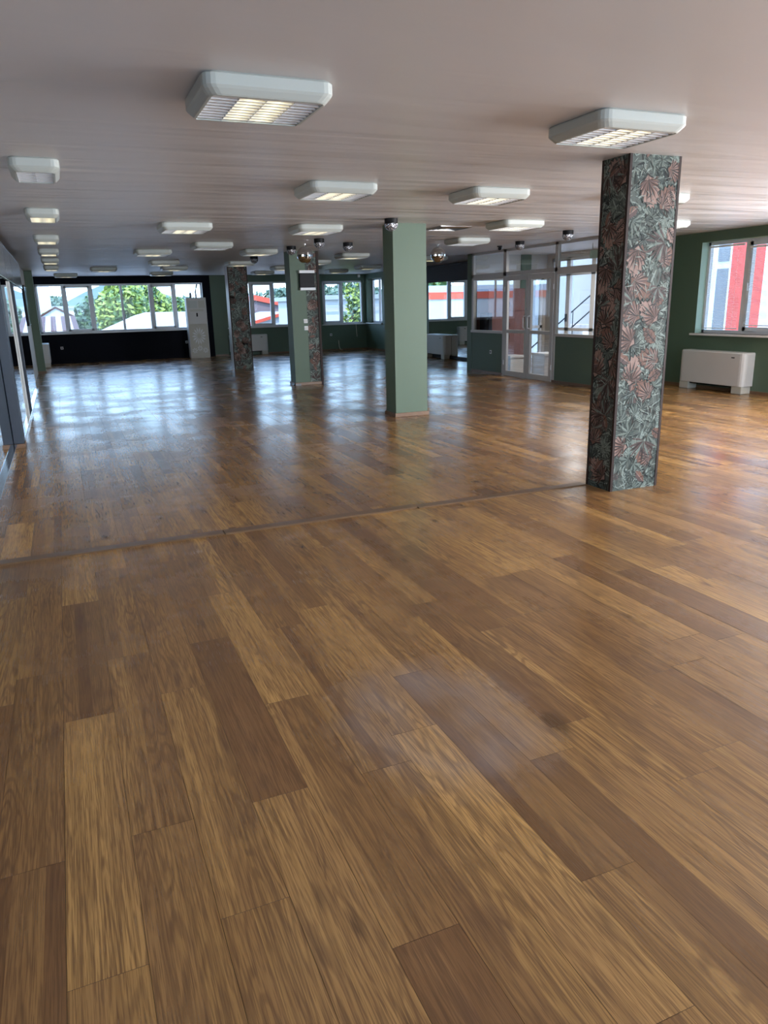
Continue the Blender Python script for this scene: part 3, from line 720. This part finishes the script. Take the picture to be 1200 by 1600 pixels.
t = thing('wardrobe', 'tall reddish-brown two-door wardrobe seen through the left door leaf', 'wardrobe', (9.98, 16.12, 0))
w2, hh = .52, 1.93
mb = MB(); mb.box(-w2, w2, -.25, .27, .06, hh); mb.build('carcass', MT['wardrobe'], t, bevel=.004)
mb = MB(); mb.box(-w2+.02, w2-.02, -.23, .25, 0, .06); mb.build('plinth', MT['black'], t)
for i, (a, b, hx) in enumerate(((-w2+.01, -.003, -.07), (.003, w2-.01, .07))):
    for za, zb in ((.08, .93), (.94, 1.40), (1.41, hh-.02)):
        mb = MB(); mb.box(a, b, -.272, -.251, za, zb); d = mb.build('door', MT['wardrobe'], t, bevel=.003)
        mb = MB(); hz = zb-.14 if za < .5 else za+.14; mb.tube([(hx, -.272, hz-.06), (hx, -.30, hz-.04), (hx, -.30, hz+.04), (hx, -.272, hz+.06)], .007, 8); mb.build('handle', MT['black'], d)
t = thing('black_upright_box', 'black upright box beside the wardrobe behind the left glass pane', 'cabinet', (9.402, 15.85, 0))  # plain black box with a dark front board
mb = MB(); mb.box(-.053, .053, -.2, .2, 0, 1.38); mb.build('body', MT['black'], t, bevel=.01)
mb = MB(); mb.box(-.045, .045, -.215, -.2, .1, 1.3); mb.build('front_board', MT['screen'], t)
def lidbox(label, x, y, a, b, h):
    t = thing('lidded_box', label, 'box', (x, y, 0), 0, 'white lidded boxes behind the glass door')
    mb = MB(); mb.box(-a/2, a/2, -b/2, b/2, 0, h-.06); mb.build('box_body', MT['white'], t, bevel=.008)
    mb = MB(); mb.box(-a/2-.02, a/2+.02, -b/2-.02, b/2+.02, h-.06, h); mb.build('lid', MT['white'], t, bevel=.012)
lidbox('white lidded box behind the left glass door leaf', 9.66, 15.05, .36, .40, .42)
lidbox('white lidded box behind the right glass door leaf', 10.0, 14.2, .42, .50, .50)
# outdoor stair beyond the lobby
t = thing('outdoor_stair', 'outdoor stair with a dark handrail beyond the lobby glass', 'stair', (12.4, 18.2, -1.5))
mb = MB()
for i in range(14): mb.box(-1.2+i*.24, -1.2+(i+1)*.24, 0, 1.2, i*.17, i*.17+.2)
mb.build('steps', MT['sill'], t); mb = MB()
for dz in (.5, .95): mb.tube([(-1.2, 0, .1+dz), (2.16, 0, 2.48+dz)], .02, 8)
for i in range(5): mb.tube([(-1.1+i*.8, 0, .15+i*.567), (-1.1+i*.8, 0, 1.1+i*.567)], .012, 6)
mb.build('handrail', MT['black'], t)
t = thing('exit_sign', 'small pale green exit sign high behind the partition right pane', 'sign', (10.2, 12.9, 2.44))
mb = MB(); mb.box(-.01, .01, -.16, .16, 0, .16); mb.build('sign_board', MT['greenlight'], t)
mb = MB(); mb.box(-.005, .005, -.1, -.09, .16, .30); mb.box(-.005, .005, .09, .1, .16, .30); mb.build('bracket', MT['alu'], t)
# ------------------------------------------------------------------ fan coil units
def fancoil(label, loc, rz, w=1.45, d=.25, h=.70, mark=True):
    """local: back on y=0, front towards -y, centred in x"""
    t = thing('fan_coil_unit', label, 'fan coil unit', loc, rz, 'white floor fan coil units'); f = .13; hw = w/2; r = .09
    def ring(k, z):
        pts = [(-hw+k, 0, z)]
        for i in range(5): a = math.pi+math.pi/2*i/4; pts.append((-hw+r+(r-k)*math.cos(a), -d+r+(r-k)*math.sin(a), z))
        for i in range(5): a = -math.pi/2+math.pi/2*i/4; pts.append((hw-r+(r-k)*math.cos(a), -d+r+(r-k)*math.sin(a), z))
        pts.append((hw-k, 0, z)); return pts
    mb = MB(); mb.rings([ring(.004, f), ring(0, f+.006), ring(0, h-.02), ring(.012, h)]); c = mb.build('cover', MT['white'], t)
    mb = MB()
    for i in range(9): mb.box(-hw+.22, hw-.22, -d+.06+i*.018, -d+.068+i*.018, h-.004, h+.004)
    mb.build('outlet_grille', MT['housing'], t)
    for s in (-1, 1):
        a, b = sorted((s*(hw-.02), s*(hw-.24))); mb = MB(); mb.box(a, b, -d+.025, -.01, 0, f); mb.build('foot', MT['feet'], t, bevel=.012)
    if mark:
        mb = MB(); mb.box(hw-.27, hw-.20, -d-.0015, -d+.002, h-.095, h-.078); mb.build('badge', MT['black'], t)
    mb = MB(); mb.box(-hw+.24, hw-.24, -d+.06, -.02, f-.03, f); mb.build('intake', MT['black'], t)
    return t
fancoil('white fan coil unit standing below the blind-covered window on the right', (XN, 10.02, 0), -math.pi/2, w=1.46)
fancoil('white fan coil unit in front of the mirror between green pillar and partition', (XR-.02, 20.75, 0), -math.pi/2, w=1.42)
fancoil('white fan coil unit on the far green wall behind the farthest papered pillar', (6.12, YF, 0), 0, w=1.36)
fancoil('narrow-looking white fan coil unit in the far left corner by the dark wall', (-.62, 26.0, 0), math.pi/2, w=1.2, d=.21)
# charcoal blind in front of the right-hand mirror
t = thing('roller_blind', 'charcoal roller blind hanging half down above the right-hand mirror', 'blind', (XR-.04, 19.9, 2.26))
mb = MB(); mb.box(-.004, .0, -1.9, 2.6, 0, .44); mb.build('fabric', MT['blind'], t)
mb = MB(); mb.tube([(-.03, -1.9, .445), (-.03, 2.6, .445)], .028, 10); mb.build('roller', MT['blind'], t); mb = MB(); mb.box(-.012, .008, -1.9, 2.6, -.02, 0); mb.build('bottom_bar', MT['blind'], t)
# ------------------------------------------------------------------ venetian blinds in the right window
def venetian(label, ya, yb, z0, z1, x):
    t = thing('venetian_blind', label, 'blind', (x, (ya+yb)/2, z0), 0, 'white venetian blinds of the right window'); hw = (yb-ya)/2; h = z1-z0
    mb = MB(); mb.box(-.015, .015, -hw, hw, h-.03, h); mb.build('headrail', MT['slat'], t)
    mb = MB(); n = int((h-.05)/.022)
    for i in range(n):
        z = .015+i*.022; mb.face([(-.009, -hw+.005, z-.003), (.009, -hw+.005, z+.003), (.009, hw-.005, z+.003), (-.009, hw-.005, z-.003)])
    mb.build('slats', MT['slat'], t)
    mb = MB(); mb.box(-.012, .012, -hw, hw, 0, .012); mb.build('bottom_rail', MT['slat'], t)
    mb = MB()
    for y in (-hw*.7, hw*.7): mb.tube([(-.013, y, .01), (-.013, y, h-.02)], .0015, 5)
    mb.build('ladder_cord', MT['slat'], t)
venetian('white venetian blind on the left pane of the right-hand window', 9.87, 10.60, 1.07, 2.50, XN+.14)
venetian('white venetian blind on the pane cut by the right picture edge', 8.82, 9.73, 1.13, 2.44, XN+.12)
# ------------------------------------------------------------------ floor-standing air conditioner
t = thing('air_conditioner', 'tall white floor-standing air conditioner before the dark wall', 'air conditioner', (4.31, 26.45, 0), 0)
mb = MB(); mb.box(-.33, .33, -.17, .20, .03, 2.0); mb.build('cabinet', MT['white'], t, bevel=.02)
mb = MB(); mb.box(-.32, .32, -.15, .19, 0, .03); mb.build('base', MT['feet'], t)
mb = MB(); mb.box(-.28, .02, -.176, -.168, 1.66, 1.90)
for i in range(5): mb.box(-.27, .01, -.186, -.176, 1.68+i*.045, 1.69+i*.045)
mb.build('outlet_louvre', MT['housing'], t)
mb = MB(); mb.box(.06, .27, -.174, -.168, 1.66, 1.90); mb.build('side_outlet', MT['feet'], t)
mb = MB(); mb.prism([(-.22, 0), (.22, 0), (.08, .004), (-.08, .004)], 1.55, 1.62); 
o = mb.build('control_panel', MT['feet'], t); o.location = (0, -.176, 0)
mb = MB(); mb.box(-.03, .02, -.178, -.168, 1.38, 1.50); mb.build('display', MT['black'], t)
mb = MB(); mb.box(-.3, .3, -.175, -.169, .05, 1.14); p = mb.build('lower_front', MT['feet'], t, bevel=.004)
mb = MB(); R = random.Random(3)
for k in range(14):
    a = 2*math.pi*k/14; cx, cz = .0, .74
    pts = [(cx+math.cos(a+d)*r*.24, -.178, cz+math.sin(a+d)*r*.30) for d, r in ((-.05, .25), (.05, .25), (.16, .7), (.03, 1.0), (-.12, .7))]
    mb.face(pts)
for k in range(3):
    cx, cz = -.18+.18*k, .26+.07*(k % 2)
    for j in range(7):
        a = 2*math.pi*j/7; pts = [(cx+math.cos(a+d)*r*.10, -.178, cz+math.sin(a+d)*r*.10) for d, r in ((-.1, .2), (.1, .2), (.3, .7), (0, 1), (-.3, .7))]
        mb.face(pts)
mb.build('flower_relief', MT['pvc'], t)
mb = MB(); mb.tube([(4.36, 26.5, 2.0), (4.35, 26.5, 2.2), (4.41, 26.6, 2.36), (4.47, 26.85, 2.42)], .03, 8); tag(mb.build('refrigerant_pipe', MT['pvc'], smooth=True), 'white wrapped pipe rising from the air conditioner top to the window', 'pipe')
t = thing('small_bottle', 'small dark bottle standing on top of the air conditioner', 'bottle', (4.16, 26.4, 2.0))
mb = MB(); mb.lathe([(.035, 0), (.037, .01), (.037, .13), (.015, .17), (.015, .20)], 0, 0, 12); mb.build('bottle_body', MT['screen'], t); mb = MB(); mb.lathe([(.018, .20), (.018, .22)], 0, 0, 10); mb.build('cap', MT['black'], t)
# ------------------------------------------------------------------ small fittings
def socket(name, label, cat, loc, rz, gr):
    t = thing(name, label, cat, loc, rz, gr)
    mb = MB(); mb.box(-.042, .042, -.010, 0, -.042, .042); mb.build('plate', MT['pvc'], t, bevel=.004)
    if cat == 'socket':
        mb = MB(); mb.rings([[(.022*math.cos(2*math.pi*k/14), y, .022*math.sin(2*math.pi*k/14)) for k in range(14)] for y in (-.0125, -.0095)]); mb.build('insert', MT['black'], t)
    else:
        mb = MB(); mb.box(-.03, .03, -.016, -.01, -.03, .03); mb.build('rocker', MT['white'], t, bevel=.002)
socket('wall_socket', 'white wall socket low on the dark wall under the big window', 'socket', (-.05, YF, .50), 0, 'wall sockets')
socket('wall_socket', 'white wall socket on the dark wall, left of the air conditioner', 'socket', (3.97, YF, .53), 0, 'wall sockets')
socket('wall_socket', 'white wall socket on the green wall under the corner window', 'socket', (9.28, YF, .58), 0, 'wall sockets')
socket('wall_socket', 'white wall socket on the green dado left of the glass door', 'socket', (XP, 15.3, .50), -math.pi/2, 'wall sockets')
socket('light_switch', 'upper white switch on the half-papered pillar', 'switch', (4.785, 15.48, 1.335), 0, 'switches on the half-papered pillar')
socket('light_switch', 'lower white switch on the half-papered pillar', 'switch', (4.79, 15.48, 1.19), 0, 'switches on the half-papered pillar')
t = thing('monitor', 'small black screen between two white bars on the half-papered pillar', 'screen', (4.845, 15.48, 1.98))
mb = MB(); mb.box(-.16, .16, -.06, 0, .03, .32); mb.build('screen_body', MT['black'], t, bevel=.006)
mb = MB(); mb.box(-.17, .16, -.09, 0, .32, .375); mb.build('top_bar', MT['pvc'], t); mb = MB(); mb.box(-.16, .17, -.09, 0, -.02, .03); mb.build('bottom_bar', MT['pvc'], t)
t = thing('metal_plate', 'small bare metal corner piece at the foot of the half-papered pillar', 'bracket', (4.5, 15.48, 0))
mb = MB(); mb.box(-.05, -.022, -.05, .14, 0, .04); mb.box(-.05, .10, -.05, -.022, 0, .04); mb.build('angle', MT['greypanel'], t)
for lab, pts in (('cream cable hanging down from the corner window sill', [(10.29, YF-.01, .93), (10.30, YF-.012, .70), (10.32, YF-.01, .47)]),
                 ('cream cable rising from the floor under the corner window', [(9.57, YF-.012, .36), (9.58, YF-.012, .15), (9.62, YF-.012, .03), (9.70, YF-.05, .012)])):
    mb = MB(); mb.tube(pts, .012, 8); tag(mb.build('cable', MT['cable'], smooth=True), lab, 'cable', 'loose cables on the far green wall')
# ------------------------------------------------------------------ outdoors
MT['ground'] = flat('ground', (.46, .43, .38), .9, vary=.2, scale=.1)
MT['extwhite'] = flat('white_render', (.36, .36, .35), .8, vary=.05, scale=.3)
MT['facade'] = flat('bright_facade', (.60, .60, .58), .8, vary=.04)
MT['extgrey'] = flat('pale_sheet_roof', (.24, .26, .27), .6, vary=.08, scale=.4)
MT['extpink'] = flat('pinkish_cladding', (.13, .095, .095), .8, vary=.1, scale=.6)
MT['orange'] = flat('orange_red_fascia', (.42, .055, .022), .6, vary=.06)
MT['red'] = flat('red_cladding', (.56, .065, .045), .6, vary=.06)
MT['rooftile'] = flat('old_red_tile', (.065, .026, .018), .9, vary=.3, scale=1.5)
MT['extglass'] = flat('blue_grey_glazing', (.17, .18, .185), .5, spec=.3, vary=.1)
MT['leafa'] = flat('yellow_green_leaf', (.20, .26, .045), .6, vary=.3, scale=2)  # yellow-green leaf tone, mixed at random into the crowns
MT['leafb'] = flat('green_leaf', (.085, .15, .045), .6, vary=.3, scale=2)
MT['leafc'] = flat('blue_green_leaf', (.075, .12, .07), .6, vary=.3, scale=2)
MT['bark'] = flat('bark', (.10, .075, .05), .9, vary=.3, scale=4)
MT['hill'] = flat('distant_hill', (.13, .185, .205), 1, vary=.1, scale=.02)
GZ = -4.6
mb = MB(); mb.box(-140, 260, 27.4, 420, GZ-.3, GZ); mb.box(11.3, 260, -80, 27.4, GZ-.3, GZ); tag(mb.build('ground', MT['ground']), kind='structure')
mb = MB(); R = random.Random(8); n = 60; a = []; 
top = [(-150+i*8, 330, 5+5*math.sin(i*.35)+3*math.sin(i*.9+1)) for i in range(n)]
mb.rings([[(x, y, GZ), (x, y+60, GZ), (x, y+60, z*.8), (x, y, z)] for x, y, z in top]); tag(mb.build('hill', MT['hill']), kind='structure')
def tree(label, x, y, h, rx, rz, mats, seed, n=2600, leaf=.20, name='tree', conifer=False):
    R = random.Random(seed); t = thing(name, label, 'tree', (x, y, GZ), 0, 'trees outside the windows')
    mb = MB(); mb.tube([(0, 0, 0), (.05, 0, (h-rz)*.5), (0, .05, h-rz*.6)], .16, 8)
    for k in range(5):
        a = R.uniform(0, 6.28); mb.tube([(0, 0, (h-2*rz)*.8+.4), (math.cos(a)*rx*.3, math.sin(a)*rx*.3, h-rz*1.2), (math.cos(a)*rx*.6, math.sin(a)*rx*.6, h-rz*.7)], .06, 6)
    mb.build('trunk', MT['bark'], t)
    blobs = []
    for k in range(16):
        u = R.uniform(-1, 1); a = R.uniform(0, 6.28); q = math.sqrt(max(0, 1-u*u))*.68
        blobs.append((rx*q*math.cos(a), rx*q*math.sin(a), h-rz+rz*.72*u, R.uniform(.28, .45)))
    mb = MB()
    for i in range(n):
        if conifer:
            q = R.random(); z = h-2*rz*q; rr = rx*(.08+.92*q)*math.sqrt(R.random()); a = R.uniform(0, 6.28); p = Vector((rr*math.cos(a), rr*math.sin(a), z))
        else:
            bx_, by_, bz_, br = R.choice(blobs); d = Vector((R.gauss(0, 1), R.gauss(0, 1), R.gauss(0, 1))).normalized()*R.uniform(.75, 1.05)
            p = Vector((bx_+d.x*rx*br, by_+d.y*rx*br, bz_+d.z*rz*br))
        d1 = Vector((R.gauss(0, 1), R.gauss(0, 1), R.gauss(0, 1))).normalized(); d2 = d1.orthogonal().normalized(); s = leaf*R.uniform(.6, 1.3)
        mb.face([p-d1*s, p-d2*s*.6, p+d1*s, p+d2*s*.6], R.choice((0, 0, 1)))
    mb.build('crown', [MT[m] for m in mats], t)
    return t
tree('bluish-green tree behind the second pane of the dark wall window', 1.75, 58.5, 7.5, 1.3, 2.3, ('leafc', 'leafb'), 1)
tree('sunlit yellow-green tree behind the middle panes of the dark wall window', 3.55, 48.5, 8.1, 1.5, 2.4, ('leafa', 'leafb'), 2, 3400)
tree('second yellow-green tree to the right of the sunlit one, behind the fourth pane', 5.4, 53.2, 8.1, 1.5, 2.4, ('leafa', 'leafb'), 3, 3000)
tree('lower green tree behind the fifth pane of the dark wall window', 7.8, 60, 7.2, 1.8, 2.0, ('leafb', 'leafa'), 4)
tree('small bright tree beside the pale tower', -.8, 90, 6.3, 1.4, 1.3, ('leafb', 'leafa'), 5, 1500)
tree('hazy green tree above the orange-edged roof', 15.4, 80, 8.4, 2.0, 2.6, ('leafc', 'leafb'), 6, 2000)
tree('tall narrow conifer at the left of the corner window', 20.2, 60, 8.9, .8, 4.0, ('leafc', 'leafc'), 7, 1500, conifer=True)
tree('second tall narrow conifer at the corner window, right of the first', 22.3, 61, 8.5, .7, 3.8, ('leafc', 'leafb'), 8, 1500, conifer=True)
tree('big mottled tree filling the right pane of the corner window', 14.2, 37.5, 8.3, 1.15, 3.9, ('leafa', 'leafc'), 9, 4200, .14)
tree('low bush at the foot of the corner window view', 11.85, 34.3, 5.2, .75, .9, ('leafb', 'leafa'), 10, 1800, .12, 'bush')
for i, (x, y, h) in enumerate(((-14, 130, 9), (-3, 165, 9.5), (10, 140, 9), (22, 130, 8.5), (34, 125, 9), (46, 120, 9.5))):
    tree(('hazy distant tree far left on the skyline', 'hazy distant tree behind the pale tower', 'hazy distant tree on the skyline behind the yellow-green trees', 'hazy distant tree on the skyline above the white roofs',
          'hazy distant tree on the skyline behind the conifers', 'hazy distant tree at the right end of the skyline')[i], x, y, h, 6, 2.6, ('leafc', 'leafc'), 20+i, 1500, .6)
def building(label, loc, rz=0): return thing('building', label, 'building', loc, rz, 'buildings outside the windows')
def gable_shed(label, x, y, w, d, hw_, hr, wallm, roofm, fasciam, fh=.35, rz=0):
    t = building(label, (x, y, GZ), rz); hw2 = w/2
    mb = MB(); mb.rings([[(-hw2, yy, 0), (hw2, yy, 0), (hw2, yy, hw_), (0, yy, hr), (-hw2, yy, hw_)] for yy in (0, d)]); mb.build('walls', MT[wallm], t)
    mb = MB(); o = .25; sl = (hr-hw_)/hw2
    mb.rings([[(-hw2-o, yy, hw_-o*sl+.02), (0, yy, hr+.02), (hw2+o, yy, hw_-o*sl+.02), (hw2+o, yy, hw_-o*sl+.14), (0, yy, hr+.14), (-hw2-o, yy, hw_-o*sl+.14)] for yy in (-.1, d+.3)]); mb.build('roof', MT[roofm], t)
    if fasciam:
        mb = MB(); mb.rings([[(-hw2-o, yy, hw_-o*sl-fh+.15), (0, yy, hr-fh+.15), (hw2+o, yy, hw_-o*sl-fh+.15), (hw2+o, yy, hw_-o*sl+.15), (0, yy, hr+.15), (-hw2-o, yy, hw_-o*sl+.15)] for yy in (-.22, -.1)]); mb.build('fascia', MT[fasciam], t)
    return t
gable_shed('pinkish shed with an orange-edged gable, behind the pale lower shed', 14.8, 62, 9.0, 14, 6.05, 7.05, 'extpink', 'extgrey', 'orange', .42)
gable_shed('pale lower shed with an orange-edged gable in front of the pinkish one', 14.6, 52, 6.6, 7, 4.9, 5.75, 'extwhite', 'extgrey', 'orange', .22)
gable_shed('low house with an old red tiled roof behind the first pane', -.2, 62, 3.2, 10, 5.6, 6.5, 'extwhite', 'rooftile', None)
t = building('shed with striped red and white roof at the lower left of the dark-wall window', (-.6, 48, GZ))
mb = MB(); mb.box(-1.4, 1.5, 0, 8, 0, 5.1); mb.build('walls', MT['extwhite'], t)
for i in range(10):
    mb = MB(); xa = -1.5+i*.31; mb.rings([[(xa, -.2, 5.1), (xa+.31, -.2, 5.1), (xa+.31, -.2, 5.2), (xa, -.2, 5.2)], [(xa, 9, 5.85), (xa+.31, 9, 5.85), (xa+.31, 9, 5.95), (xa, 9, 5.95)]]); mb.build('roof_sheet', MT['rooftile' if i % 2 else 'extwhite'], t)
t = building('pale tall tower at the left end of the dark wall window', (-2.0, 140, GZ))
mb = MB(); mb.box(-1.0, 1.0, 0, 4, 0, 10.6); mb.build('walls', MT['extwhite'], t); mb = MB(); mb.box(-1.1, 1.1, -.1, 4.1, 10.6, 10.9); mb.build('parapet', MT['extgrey'], t)
t = building('long low white building below the skyline behind the second pane', (1.6, 100, GZ))
mb = MB(); mb.box(-2.2, 2.2, 0, 8, 0, 6.6); mb.build('walls', MT['extwhite'], t); mb = MB(); mb.box(-2.4, 2.4, -.2, 8.2, 6.6, 6.9); mb.build('roof', MT['extgrey'], t)
t = building('wide pale canopy roof in front of the yellow-green trees', (4.6, 41, GZ))
mb = MB(); prof = [(-2.6, 5.15), (-1.6, 5.55), (-.6, 5.95), (0, 6.1), (2.6, 6.08), (2.6, 5.2), (-2.6, 5.05)]
mb.rings([[(x, yy, z) for x, z in reversed(prof)] for yy in (0, 5)]); mb.build('roof', MT['extwhite'], t)
mb = MB(); mb.box(-2.4, 2.5, .15, 4.8, 0, 5.06); mb.build('walls', MT['extgrey'], t)
t = building('white flat-roofed building behind the corner window left pane', (15.2, 42, GZ))
mb = MB(); mb.box(-1.6, 2.6, 0, 8, 0, 6.55); mb.build('walls', MT['extwhite'], t)
mb = MB(); mb.box(-1.8, 2.8, -.2, 8.2, 6.55, 6.8); mb.build('roof', MT['extgrey'], t); mb = MB(); mb.box(-1.8, 2.8, -.25, -.2, 6.1, 6.2); mb.build('gutter', MT['extgrey'], t)
t = building('long white hall with an orange band, seen mirrored in the right-hand mirror', (-22, 60, GZ), 0)
mb = MB(); mb.box(-18, 16.3, 0, 8, 0, 6.5); mb.build('walls', MT['extwhite'], t); mb = MB(); mb.box(-18.1, 16.4, -.1, 8.1, 6.5, 7.1); mb.build('fascia', MT['orange'], t)
mb = MB(); mb.rings([[(x, -.1, 7.1), (x, 4, 7.75), (x, 8.1, 7.1)] for x in (-18.1, 16.4)]); mb.build('roof', MT['extgrey'], t)
for i in range(6):
    mb = MB(); mb.box(-16+i*5.4, -13+i*5.4, -.03, 0, 2.0, 4.2); mb.build('facade_window', MT['extglass'], t)
tree('round green tree rising behind the long hall with the orange band, left', -9.0, 73, 9.9, 3.0, 2.6, ('leafb', 'leafa'), 31, 2200, .3)
tree('round green tree rising behind the long hall with the orange band, right', -15.5, 74, 10.2, 3.2, 2.8, ('leafb', 'leafa'), 32, 2200, .3)
t = building('plain white building outside the lobby, beyond the stair', (17.0, 22.6, GZ))
mb = MB(); mb.box(0, 9, 0, 12, 0, 8.2); mb.build('walls', MT['extwhite'], t); mb = MB(); mb.rings([[(-.2, y, 8.2), (9.2, y, 8.2), (9.2, y, 8.4), (4.5, y, 9.6), (-.2, y, 8.4)] for y in (-.2, 12.2)]); mb.build('roof', MT['extgrey'], t)
for k in range(3):
    mb = MB(); mb.box(-.03, 0, 1.2+k*3.6, 2.9+k*3.6, 5.0, 6.8); mb.build('facade_window', MT['extglass'], t)
# red office block close to the right window
t = building('red and white office facade close outside the right-hand window', (18.0, 16.0, GZ))
mb = MB(); mb.box(0, 8, -14, 6, 0, 13); mb.build('walls', MT['facade'], t)
for ya, yb in ((.10, .63), (-.48, -.17)):
    mb = MB(); mb.box(-.02, .0, ya, yb, 0, 13); mb.build('cladding_panel', MT['red'], t)
for za, zb in ((5.2, 7.0), (7.2, 8.6), (2.0, 4.8)):
    mb = MB(); mb.box(-.03, .0, .72, 1.12, za, zb); f = mb.build('facade_window', MT['extglass'], t)
